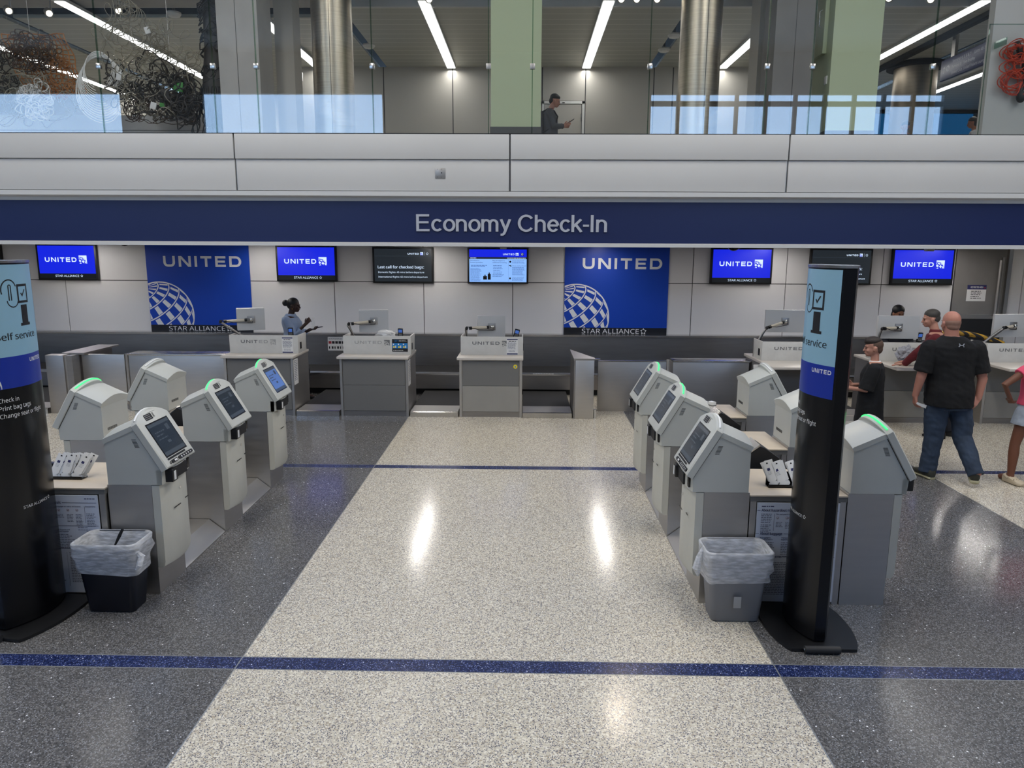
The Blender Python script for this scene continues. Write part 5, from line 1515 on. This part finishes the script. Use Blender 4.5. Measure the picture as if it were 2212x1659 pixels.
def HT(c, yaw=0, pitch=0, roll=0): return Matrix.Translation(Vector(c)) @ Matrix.Rotation(R(yaw), 4, 'Z') @ Matrix.Rotation(R(-pitch), 4, 'X') @ Matrix.Rotation(R(roll), 4, 'Y')
def shoe(b, an, ang, L, w_, pitch=0, hgt=.07):
    """closed shoe: ankle point an, heading ang (deg about z, 0 = +y)"""
    T = Matrix.Translation(Vector(an)) @ Matrix.Rotation(R(ang), 4, 'Z') @ Matrix.Rotation(R(-pitch), 4, 'X')
    rings = []
    for y, hw, z0, z1 in ((-.30, .55, .0, .75), (-.26, .82, -.0, 1.0), (-.05, .86, 0, 1.0), (.25, .95, 0, .75), (.48, 1, 0, .62), (.62, .8, .02, .5), (.69, .4, .08, .36)):
        r = []
        for i in range(12):
            a = 2 * PI * i / 12; r.append(T @ Vector((hw * w_ * math.cos(a), y * L, (z0 + z1) / 2 * hgt + (z1 - z0) / 2 * hgt * max(-1, min(1, 1.4 * math.sin(a))) - .0)))
        rings.append(r)
    b.loft(rings); return T

def person_body(t, skin, J, T, s, hands, neck_r=.055, jaw=1.0, legs=True, k=1.0, vox=.0065):
    """one continuous body: J holds joint points"""
    b = MB(); b.use(skin)
    torso(b, J['torso'])
    limb(b, [J['neck'], (T @ Vector((0, -.02, -.03)))], [neck_r, neck_r * .95])
    head(b, T, s, jaw=jaw)
    for sd in 'LR':
        if 'sh' + sd in J:
            limb(b, [J['sh' + sd], J['el' + sd], J['wr' + sd]], [.050 * k, .041 * k, .027 * k])
            if sd in hands: hand(b, J['wr' + sd], *hands[sd])
        if legs and 'hip' + sd in J:
            limb(b, [J['hip' + sd], J['kn' + sd], Vector(J['kn' + sd]).lerp(Vector(J['an' + sd]), .3), J['an' + sd]], [.083 * k, .058 * k, .060 * k, .038 * k])
            a = Vector(J['an' + sd]); g = R(J.get('ft' + sd, 0)); limb(b, [a, a + Vector((-math.sin(g) * .14, math.cos(g) * .14, -.045))], [.038, .028])
    return skin_mesh(b, 'body', skin, t, vox, 2)
def lev(L, ex=0, exd=None):
    exd = ex if exd is None else exd
    return [(a, c, z, w_ + ex, d + exd) for a, c, z, w_, d in L]

# --- the employee in the denim jacket (profile, facing right)
def employee():
    t = empty('person', (-3.79, 11.93, 0), R(-90)); tag(t, 'woman in a denim jacket with hair in a bun, holding a bottle and phone', 'person')
    L = [(0, .0, .80, .155, .12), (0, 0, .90, .175, .135), (0, .02, 1.02, .150, .125), (0, .03, 1.15, .155, .130), (0, .0, 1.28, .170, .125), (0, -.02, 1.36, .155, .095), (0, -.02, 1.41, .07, .06)]
    T = HT((0, .055, 1.545), 0, 4)
    J = dict(torso=L, neck=(0, -.01, 1.38), shR=(.17, -.03, 1.33), elR=(.20, .10, 1.10), wrR=(.12, .27, 1.27), shL=(-.17, -.02, 1.33), elL=(-.20, .10, 1.07), wrL=(-.10, .27, 1.15),
             hipR=(.09, 0, .82), knR=(.10, .06, .46), anR=(.10, 0, .07), hipL=(-.09, 0, .82), knL=(-.09, .16, .46), anL=(-.09, .14, .07))
    hands = dict(R=((-.2, .45, .6), (-1, .2, 0), (0, -.3, 1), .92, 42), L=((.2, 1, .1), (0, .2, 1), (-1, 0, 0), .92, 28))
    person_body(t, 'skin_dark', J, T, .98, hands, .05)
    head_details(T, t, .98, 'cord_brown', 'hair_black')
    hb = ells('hair_black', T, .98, [((0, -.020, .052), .081, .096, .084), ((0, -.055, .01), .068, .066, .075), ((0, -.145, .035), .052, .052, .054)]); skin_mesh(hb, 'hair', 'hair_black', t, .007, 2)
    b = MB(); b.use('denim_jacket'); torso(b, lev(L[2:6], .022, .022)[0:4]); torso(b, [(0, .01, .93, .185, .152), (0, .02, 1.04, .172, .148)])
    for sx, sd in ((1, 'R'), (-1, 'L')):
        e = Vector(J['el' + sd]); w_ = Vector(J['wr' + sd]); limb(b, [J['sh' + sd], e, e.lerp(w_, .5)], [.068, .058, .052], flat=(False, True))
    torso(b, [(0, -.015, 1.33, .165, .11), (0, -.02, 1.38, .115, .088), (0, -.005, 1.415, .085, .078)])
    skin_mesh(b, 'denim_jacket', 'denim_jacket', t, .008, 2, .006, 3)
    b = MB(); b.use('logo_faded'); torso(b, [(0, .01, .80, .178, .142), (0, .01, .94, .180, .145), (0, .015, 1.0, .165, .140)]); skin_mesh(b, 'grey_shirt', 'denim_short', t, .009, 1, .004, 5)
    b = MB(); b.use('navy_cloth'); torso(b, [(0, 0, .74, .170, .135), (0, 0, .84, .172, .136)])
    for sd in 'RL': limb(b, [J['hip' + sd], J['kn' + sd], Vector(J['an' + sd]) + Vector((0, 0, .03))], [.105, .080, .068], flat=(False, True))
    skin_mesh(b, 'trousers', 'navy_cloth', t, .009, 2, .005, 1)
    b = MB(); b.use('black'); shoe(b, (.10, .0, 0), 0, .26, .045); b.build('shoe', t); b = MB(); b.use('black'); shoe(b, (-.09, .14, 0), 0, .26, .045); b.build('shoe', t)
    b = M_('gold').ell((.078, .045, 1.50), .006, .006, .006, 8, 6); b.build('earring', t)
    e = empty('water_bottle', (-3.79 + .36, 11.93 - .02, 1.17)); tag(e, 'small clear bottle held up by the woman in the denim jacket', 'bottle')
    M_('glass_clear').loft([[(math.cos(a) * r, math.sin(a) * r, z) for a in [2 * PI * i / 16 for i in range(16)]] for r, z in ((.026, 0), (.028, .02), (.028, .12), (.012, .155), (.012, .17))]).build('body', e)
    M_('white').cyl((0, 0, .168), (0, 0, .186), .014, n=14).build('cap', e)
    p = M_('black').box(-.07, .07, -.035, .035, -.005, .005, .003).build('phone', None, (-3.79 + .40, 11.93 + .12, 1.185)); p.rotation_euler = (0, R(-8), R(12)); tag(p, 'black phone held flat by the woman in the denim jacket', 'phone')
employee()

# --- the boy in black
def boy():
    t = empty('person', (3.92, 8.30, 0), R(62)); tag(t, 'boy in a long black t-shirt with a faded haircut, standing behind the right totem sign', 'person')
    L = [(0, 0, .70, .135, .105), (0, 0, .80, .140, .108), (0, 0, .92, .128, .100), (0, .0, 1.05, .140, .105), (0, -.01, 1.16, .150, .10), (0, -.015, 1.22, .125, .08), (0, -.015, 1.26, .06, .055)]
    T = HT((0, .02, 1.405), 14, 3)
    J = dict(torso=L, neck=(0, -.01, 1.22), shL=(-.15, -.01, 1.18), elL=(-.19, .05, .95), wrL=(-.10, .22, .945), shR=(.15, -.01, 1.18), elR=(.18, .06, .95), wrR=(.02, .20, .965),
             hipR=(.08, 0, .75), knR=(.085, .02, .42), anR=(.085, 0, .07), hipL=(-.08, 0, .75), knL=(-.085, .02, .42), anL=(-.085, 0, .07))
    hands = dict(L=((.25, 1, .1), (1, 0, .3), (0, 0, 1), .85, 30), R=((-.4, .9, .1), (-1, 0, 0), (0, 0, 1), .85, 34))
    person_body(t, 'skin_light', J, T, .95, hands, .045, k=.86)
    head_details(T, t, .95)
    hb = ells('hair_brown', T, .95, [((0, .004, .080), .076, .098, .058), ((0, .055, .095), .052, .045, .030)]); skin_mesh(hb, 'hair_top', 'hair_brown', t, .007, 2, .003)
    hb = ells('hair_fade', T, .95, [((0, -.018, .036), .0775, .0945, .086), ((0, -.048, -.015), .062, .058, .062)]); skin_mesh(hb, 'faded_sides', 'hair_fade', t, .007, 2)
    b = MB(); b.use('black_cloth'); torso(b, [(0, 0, .56, .185, .155), (0, 0, .80, .172, .140), (0, 0, 1.0, .165, .128), (0, 0, 1.12, .168, .124), (0, -.01, 1.19, .158, .105), (0, -.015, 1.245, .085, .072)])
    for sd in 'RL': limb(b, [J['sh' + sd], Vector(J['el' + sd])], [.072, .082], flat=(False, True))
    skin_mesh(b, 'black_tshirt', 'black_cloth', t, .008, 2, .006, 9)
    b = MB(); b.use('white'); torso(b, [(0, -.012, 1.23, .072, .066), (0, -.012, 1.262, .060, .058)]); skin_mesh(b, 'white_collar', 'white', t, .005, 1)
    b = MB(); b.use('black_cloth'); torso(b, [(0, 0, .62, .15, .12), (0, 0, .78, .15, .12)])
    for sd in 'RL': limb(b, [J['hip' + sd], J['kn' + sd], Vector(J['kn' + sd]) + Vector((0, 0, -.1))], [.10, .095, .10], flat=(False, True))
    skin_mesh(b, 'shorts', 'black_cloth', t, .009, 2, .005, 2)
    for x in (.085, -.085):
        b = MB(); b.use('black'); shoe(b, (x, 0, 0), 0, .23, .042); b.build('shoe', t)
boy()

# --- the big bald man, seen from behind
def big_man():
    t = empty('person', (4.60, 7.97, 0), R(-4)); tag(t, 'bald heavily built man in black t-shirt and blue jeans, seen from behind at the right', 'person')
    L = [(0, 0, .86, .185, .15), (0, .01, .96, .205, .165), (0, .03, 1.08, .205, .175), (-.01, .03, 1.22, .220, .170), (-.02, .01, 1.36, .235, .150), (-.02, -.01, 1.46, .225, .12), (-.02, -.01, 1.53, .16, .10), (-.03, -.01, 1.58, .09, .075)]
    T = HT((-.045, .03, 1.715), 6, 2)
    J = dict(torso=L, neck=(-.03, .0, 1.55), shL=(-.25, -.01, 1.45), elL=(-.315, -.02, 1.13), wrL=(-.335, .02, .925), shR=(.225, -.01, 1.45), elR=(.305, -.05, 1.13), wrR=(.275, -.07, .925),
             hipR=(.11, 0, .90), knR=(.17, -.05, .48), anR=(.23, -.30, .155), hipL=(-.10, 0, .90), knL=(-.10, .02, .48), anL=(-.12, .02, .085))
    hands = dict(L=((.12, .1, -1), (1, 0, 0), (0, .8, -.2), 1.08, 26), R=((-.75, -.25, -.7), (0, .9, -.3), (-.4, 0, .8), 1.08, 20))
    person_body(t, 'skin_pink', J, T, 1.08, hands, .072, jaw=1.12, k=1.2)
    head_details(T, t, 1.08, 'lip', 'hair_fade')
    hb = ells('hair_fade', T, 1.08, [((0, -.020, .012), .0765, .090, .060), ((0, -.045, -.025), .063, .056, .050)]); o = skin_mesh(hb, 'shaved_hair', 'shaved', t, .007, 2)
    b = MB(); b.use('black_cloth'); torso(b, [(.01, 0, .83, .238, .205), (.01, .01, 1.0, .24, .208), (0, .03, 1.12, .232, .20), (-.01, .03, 1.26, .245, .19), (-.02, .01, 1.38, .262, .168), (-.02, -.01, 1.47, .25, .138), (-.02, -.01, 1.54, .17, .112), (-.028, -.01, 1.585, .105, .092)])
    for sd in 'RL': limb(b, [J['sh' + sd], Vector(J['el' + sd]).lerp(Vector(J['sh' + sd]), .2)], [.095, .098], flat=(False, True))
    skin_mesh(b, 'black_tshirt', 'black_cloth', t, .008, 2, .008, 4)
    f = lambda u, v, q=0: (-.0 + u, -.1555, 1.505 + v)
    b = M_('sign_letter'); b.box(-.022, .022, -.158, -.150, 1.500, 1.506)
    for k in (-1, 1): b.tube([(k * .026, -.154, 1.486), (k * .018, -.156, 1.497), (k * .018, -.156, 1.509), (k * .026, -.154, 1.520)], .0045, 6)
    b.build('back_logo', t)
    b = MB(); b.use('jeans'); torso(b, [(.01, 0, .80, .205, .165), (.01, 0, .92, .212, .172)])
    limb(b, [J['hipR'], (.16, -.03, .62), J['knR'], (.20, -.20, .28), (.228, -.295, .13)], [.128, .112, .098, .085, .084], flat=(False, True))
    limb(b, [J['hipL'], (-.10, .01, .62), J['knL'], (-.11, .02, .26), (-.12, .02, .065)], [.128, .112, .098, .088, .088], flat=(False, True))
    skin_mesh(b, 'jeans', 'jeans', t, .008, 2, .011, 6)
    b = MB(); b.use('shoe_olive'); shoe(b, (-.12, .02, .022), 12, .30, .056, 0, .085); o = b.build('shoe', t)
    b = MB(); b.use('sole'); shoe(b, (-.12, .02, .0), 12, .305, .060, 0, .030); b.build('sole', o)
    b = MB(); b.use('shoe_olive'); shoe(b, (.235, -.24, .105), -18, .30, .056, -22, .085); o = b.build('shoe', t)
    b = MB(); b.use('sole'); shoe(b, (.230, -.248, .080), -18, .305, .060, -22, .032); b.build('sole', o)
    e = M_('paper').prism([(-.05, .015), (.06, -.02), (.05, -.055), (-.01, -.03), (-.055, -.005)], 'y', 0, .002).build('paper_slip', None, (4.60 - .285, 7.97 - .01, .845)); tag(e, 'folded white paper slip in the left hand of the bald man', 'paper')
big_man()

# --- the man in red leaning on the desk
def red_man():
    t = empty('person', (5.60, 9.86, 0), R(58)); tag(t, 'grey-haired man in a dark red sweater leaning on the desk, behind the bald man', 'person')
    L = [(0, -.05, .82, .165, .13), (0, -.05, .95, .170, .135), (0, .0, 1.08, .165, .13), (0, .06, 1.20, .175, .13), (0, .12, 1.31, .18, .12), (0, .14, 1.38, .14, .09), (0, .15, 1.43, .07, .06)]
    T = HT((0, .225, 1.575), 18, 6)
    J = dict(torso=L, neck=(0, .15, 1.40), shL=(-.19, .13, 1.34), elL=(-.20, .33, 1.14), wrL=(-.13, .47, .965), shR=(.19, .13, 1.34), elR=(.22, .30, 1.10), wrR=(.17, .46, .965),
             hipR=(.09, -.05, .86), knR=(.10, -.05, .47), anR=(.10, -.10, .08), hipL=(-.09, -.05, .86), knL=(-.10, .0, .47), anL=(-.10, -.02, .08))
    hands = dict(L=((.2, 1, -.12), (0, .0, -1), (1, 0, 0), 1, 8), R=((-.1, 1, -.12), (0, 0, -1), (-1, 0, 0), 1, 8))
    person_body(t, 'skin_light', J, T, 1.0, hands, .056)
    head_details(T, t, 1.0, 'lip', 'hair_greybrown')
    hb = ells('hair_greybrown', T, 1.0, [((0, -.020, .060), .082, .098, .078), ((0, -.055, .01), .070, .066, .070)]); skin_mesh(hb, 'hair', 'hair_greybrown', t, .007, 2, .004)
    b = MB(); b.use('red_cloth'); torso(b, lev(L, .024, .024)[0:6]); torso(b, [(0, .12, 1.34, .155, .105), (0, .145, 1.40, .095, .082), (0, .155, 1.445, .072, .068)])
    for sd in 'RL': limb(b, [J['sh' + sd], J['el' + sd], Vector(J['wr' + sd])], [.070, .055, .043], flat=(False, True))
    skin_mesh(b, 'red_sweater', 'red_cloth', t, .008, 2, .006, 8)
    b = MB(); b.use('navy_cloth'); torso(b, [(0, -.05, .76, .175, .14), (0, -.05, .88, .175, .14)])
    for sd in 'RL': limb(b, [J['hip' + sd], J['kn' + sd], Vector(J['an' + sd]) + Vector((0, 0, -.01))], [.11, .085, .078], flat=(False, True))
    skin_mesh(b, 'trousers', 'navy_cloth', t, .01, 2, .006, 1)
    for p in ((.10, -.10, 0), (-.10, -.02, 0)):
        b = MB(); b.use('black'); shoe(b, p, 0, .28, .05, 0, .08); b.build('shoe', t)
red_man()

# --- agent half hidden behind her monitor
def agent():
    t = empty('person', (5.85, 11.75, 0), R(172)); tag(t, 'desk agent with long black hair, hidden up to the eyes behind her monitor', 'person')
    L = [(0, 0, .80, .15, .11), (0, 0, .92, .155, .115), (0, .01, 1.05, .14, .11), (0, .01, 1.20, .16, .115), (0, -.01, 1.29, .15, .09), (0, -.01, 1.35, .065, .055)]
    T = HT((0, .03, 1.495), 12, 8)
    J = dict(torso=L, neck=(0, 0, 1.32), shL=(-.16, 0, 1.27), elL=(-.19, .10, 1.04), wrL=(-.14, .33, 1.02), shR=(.16, 0, 1.27), elR=(.19, .10, 1.04), wrR=(.14, .33, 1.02),
             hipR=(.08, 0, .80), knR=(.08, .02, .45), anR=(.08, 0, .07), hipL=(-.08, 0, .80), knL=(-.08, .02, .45), anL=(-.08, 0, .07))
    hands = dict(L=((.1, 1, -.1), (0, 0, -1), (1, 0, 0), .9, 16), R=((-.1, 1, -.1), (0, 0, -1), (-1, 0, 0), .9, 16))
    person_body(t, 'skin_tan', J, T, .97, hands, .048, k=.9)
    head_details(T, t, .97, 'lip', 'hair_black')
    hb = ells('hair_black', T, .97, [((0, -.022, .058), .092, .100, .088), ((0, -.05, -.03), .090, .070, .12), ((0, -.06, -.14), .10, .06, .12)]); skin_mesh(hb, 'hair', 'hair_black', t, .008, 3)
    b = MB(); b.use('navy_cloth'); torso(b, lev(L[:5], .02, .02))
    for sd in 'RL': limb(b, [J['sh' + sd], J['el' + sd], Vector(J['wr' + sd])], [.062, .052, .040], flat=(False, True)); limb(b, [J['hip' + sd], J['kn' + sd], J['an' + sd]], [.10, .08, .065], flat=(False, True))
    skin_mesh(b, 'uniform', 'navy_cloth', t, .01, 2, .005, 1)
    for x in (.08, -.08):
        b = MB(); b.use('black'); shoe(b, (x, 0, 0), 0, .25, .045); b.build('shoe', t)
agent()

# --- girl cut by the right edge
def girl():
    t = empty('person', (5.50, 7.90, 0), R(6)); tag(t, 'girl in a pink top, denim shorts and beige clogs at the right edge', 'person')
    L = [(0, 0, .74, .150, .115), (0, 0, .84, .160, .12), (0, .0, .95, .135, .105), (0, .0, 1.08, .145, .11), (0, -.01, 1.20, .165, .10), (0, -.01, 1.27, .13, .08), (0, -.01, 1.31, .06, .055)]
    T = HT((.02, .02, 1.46), 20, 0)
    J = dict(torso=L, neck=(0, -.01, 1.27), shL=(-.17, -.01, 1.23), elL=(-.40, -.02, 1.08), wrL=(-.285, .03, .93), shR=(.17, -.01, 1.23), elR=(.25, 0, 1.0), wrR=(.24, .08, .80),
             hipR=(.09, 0, .76), knR=(.13, .02, .42), anR=(.16, 0, .075), hipL=(-.10, 0, .76), knL=(-.18, .0, .42), anL=(-.215, -.04, .075), ftL=0)
    hands = dict(L=((.35, .15, -.55), (.8, .3, 0), (0, .3, .6), .85, 38), R=((0, .2, -1), (-1, 0, 0), (0, 1, 0), .85, 25))
    person_body(t, 'skin_brown', J, T, .97, hands, .045, k=.88)
    head_details(T, t, .97, 'lip', 'hair_black')
    hb = ells('hair_black', T, .97, [((0, -.022, .055), .086, .100, .085), ((0, -.06, -.04), .08, .06, .11)]); skin_mesh(hb, 'hair', 'hair_black', t, .008, 2)
    b = MB(); b.use('pink_cloth'); torso(b, [(0, 0, .855, .178, .138), (0, 0, .95, .160, .128), (0, 0, 1.08, .165, .13), (0, -.01, 1.20, .182, .118), (0, -.01, 1.26, .15, .095)])
    for k, sd in ((1, 'R'), (-1, 'L')): s_ = Vector(J['sh' + sd]); limb(b, [s_, s_.lerp(Vector(J['el' + sd]), .3)], [.062, .066], flat=(False, True))
    skin_mesh(b, 'pink_top', 'pink_cloth', t, .008, 2, .005, 3)
    b = MB(); b.use('denim_short'); torso(b, [(0, 0, .70, .172, .135), (0, 0, .86, .168, .13)])
    for sd in 'RL':
        h = Vector(J['hip' + sd]); limb(b, [h, h.lerp(Vector(J['kn' + sd]), .40)], [.105, .108], flat=(False, True))
    skin_mesh(b, 'denim_shorts', 'denim_short', t, .008, 2, .006, 2)
    for x, y in ((.16, .0), (-.215, -.04)):
        b = MB(); b.use('clog'); shoe(b, (x, y, .0), 186 if x < 0 else 180, .24, .055, 0, .09); o = b.build('clog', t)
        d = M_('ink_black')
        for q in range(5): d.ell((x - .03 + .015 * q, y - .09 - .01 * (q % 2), .058 - .004 * (q % 2)), .004, .005, .006, 8, 6)
        d.build('holes', o, sharp=0)
        b = MB(); b.use('clog'); b.tube([(x - .05, y - .02, .06), (x - .045, y + .04, .08), (x, y + .07, .085), (x + .045, y + .04, .08), (x + .05, y - .02, .06)], .008, 6); b.build('heel_strap', o)
girl()

# --- upstairs: man with backpack and phone
def upstairs():
    t = empty('person', (.46, 15.2, 3.7), R(-90)); tag(t, 'man in a grey jacket looking at his phone upstairs beside the green pillar', 'person')
    L = [(0, 0, .84, .155, .12), (0, 0, .95, .165, .125), (0, .0, 1.08, .155, .12), (0, .0, 1.22, .17, .125), (0, -.02, 1.33, .175, .11), (0, -.02, 1.41, .135, .085), (0, -.015, 1.45, .065, .06)]
    T = HT((0, .085, 1.585), 0, 16)
    J = dict(torso=L, neck=(0, .0, 1.42), shR=(.19, -.02, 1.36), elR=(.22, .06, 1.10), wrR=(.13, .28, 1.10), shL=(-.19, -.02, 1.36), elL=(-.22, .08, 1.12), wrL=(-.10, .27, 1.16),
             hipR=(.09, 0, .86), knR=(.10, .10, .48), anR=(.10, .02, .08), hipL=(-.09, 0, .86), knL=(-.10, -.02, .48), anL=(-.10, -.16, .10))
    hands = dict(R=((-.25, 1, .12), (-.6, 0, .8), (0, 0, 1), 1, 40), L=((.2, 1, .25), (.7, 0, .6), (0, 0, 1), 1, 24))
    person_body(t, 'skin_light', J, T, 1.0, hands, .054)
    head_details(T, t, 1.0, 'lip', 'hair_black')
    hb = ells('hair_black', T, 1.0, [((0, -.022, .066), .082, .098, .080), ((0, -.058, .005), .068, .062, .078), ((0, .030, .088), .060, .050, .036)]); skin_mesh(hb, 'hair', 'hair_black', t, .007, 2, .002)
    b = MB(); b.use('charcoal_cloth'); torso(b, lev(L[1:6], .026, .026)); 
    for sd in 'RL': limb(b, [J['sh' + sd], J['el' + sd], Vector(J['el' + sd]).lerp(Vector(J['wr' + sd]), .85)], [.075, .062, .050], flat=(False, True))
    skin_mesh(b, 'grey_jacket', 'charcoal_cloth', t, .008, 2, .007, 5)
    b = MB(); b.use('red_cloth'); torso(b, [(0, -.015, 1.40, .085, .078), (0, -.01, 1.455, .070, .068)]); skin_mesh(b, 'red_collar', 'red_cloth', t, .007, 1)
    b = MB(); b.use('navy_cloth'); torso(b, [(0, 0, .78, .175, .14), (0, 0, .98, .182, .142)])
    for sd in 'RL': limb(b, [J['hip' + sd], J['kn' + sd], Vector(J['an' + sd])], [.11, .085, .075], flat=(False, True))
    skin_mesh(b, 'trousers', 'navy_cloth', t, .01, 2, .006, 1)
    for p in ((.10, .02, 0), (-.10, -.16, .015)):
        b = MB(); b.use('black'); shoe(b, p, 0, .28, .05, 0, .08); b.build('shoe', t)
    e = empty('backpack', (.46, 15.2, 3.7), R(-90)); tag(e, 'grey backpack on the back of the man upstairs', 'backpack')
    b = MB(); b.use('grey_pack'); torso(b, [(0, -.20, .96, .14, .07), (0, -.23, 1.05, .16, .10), (0, -.22, 1.25, .155, .09), (0, -.19, 1.36, .12, .06), (0, -.18, 1.40, .07, .03)]); skin_mesh(b, 'pack_body', 'grey_pack', e, .009, 2, .004)
    for k in (-1, 1):
        M_('black_soft').tube([(k * .12, -.16, 1.37), (k * .13, -.05, 1.425), (k * .135, .07, 1.38), (k * .15, .135, 1.28), (k * .165, .10, 1.12), (k * .16, -.08, 1.02), (k * .14, -.17, .99)], .016, 8).build('strap', e)
    M_('cord_red').tube([(.0, -.30, .99), (.03, -.31, 1.0), (.06, -.30, .99)], .012, 6).build('zip_pull', e)
    p = M_('black').box(-.035, .035, -.075, .075, -.005, .005, .003).build('phone', None, (.46 + .40, 15.2 - .02, 3.7 + 1.215)); p.rotation_euler = (R(35), 0, R(-90)); tag(p, 'phone in the hands of the man upstairs', 'phone')
    # two people far right, only their heads show above the parapet edge
    for x, y, H, hair, cloth, lab, rz in ((8.28, 17.1, 1.53, 'hair_black', 'navy_cloth', 'person with dark hair upstairs before the big round column', 150), (10.35, 18.1, 1.80, 'hair_brown', 'paper', 'person in a white shirt upstairs, half hidden by the white display wall', 60)):
        t = empty('person', (x, y, 3.7), R(rz)); tag(t, lab, 'person'); h = H / 1.72
        L = [(0, 0, .84 * h, .155, .12), (0, 0, .95 * h, .165, .125), (0, .0, 1.08 * h, .15, .12), (0, .0, 1.22 * h, .17, .12), (0, -.02, 1.33 * h, .17, .11), (0, -.02, 1.41 * h, .12, .08), (0, -.015, 1.45 * h, .065, .06)]
        T = HT((0, .06, 1.585 * h), 0, 12)
        J = dict(torso=L, neck=(0, .0, 1.42 * h), shR=(.18, -.02, 1.36 * h), elR=(.22, .0, 1.10 * h), wrR=(.20, .12, .9 * h), shL=(-.18, -.02, 1.36 * h), elL=(-.22, .0, 1.10 * h), wrL=(-.2, .12, .9 * h),
                 hipR=(.09, 0, .86 * h), knR=(.10, .02, .48 * h), anR=(.10, .0, .08), hipL=(-.09, 0, .86 * h), knL=(-.10, .02, .48 * h), anL=(-.10, 0, .08))
        hands = dict(R=((0, .3, -1), (-1, 0, 0), (0, 1, 0), 1, 25), L=((0, .3, -1), (1, 0, 0), (0, 1, 0), 1, 25))
        person_body(t, 'skin_tan', J, T, 1.0 * h ** .5, hands, .054, vox=.009)
        head_details(T, t, 1.0, 'lip', hair)
        hb = ells(hair, T, 1.0, [((0, -.022, .060), .084, .098, .082), ((0, -.058, -.01), .075, .066, .095)]); skin_mesh(hb, 'hair', hair, t, .009, 2)
        b = MB(); b.use(cloth); torso(b, lev(L[1:6], .024, .024))
        for sd in 'RL': limb(b, [J['sh' + sd], J['el' + sd]], [.07, .066], flat=(False, True))
        skin_mesh(b, 'shirt', cloth, t, .01, 2, .005)
        b = MB(); b.use('navy_cloth'); torso(b, [(0, 0, .78 * h, .175, .14), (0, 0, .97 * h, .18, .142)])
        for sd in 'RL': limb(b, [J['hip' + sd], J['kn' + sd], Vector(J['an' + sd])], [.11, .085, .075], flat=(False, True))
        skin_mesh(b, 'trousers', 'navy_cloth', t, .011, 2, .005)
        for k in (-.1, .1):
            b = MB(); b.use('black'); shoe(b, (k, 0, 0), 0, .27, .05, 0, .08); b.build('shoe', t)
upstairs()

# folded jacket on the desk beside the man in red
o = crumple('folded_jacket', (5.36, 10.42, .905), .12, 'jacket_grey', 8, 5, (1.05, .7, 1.0), .30); tag(o, 'crumpled pale grey jacket lying on the desk beside the man in red', 'jacket')
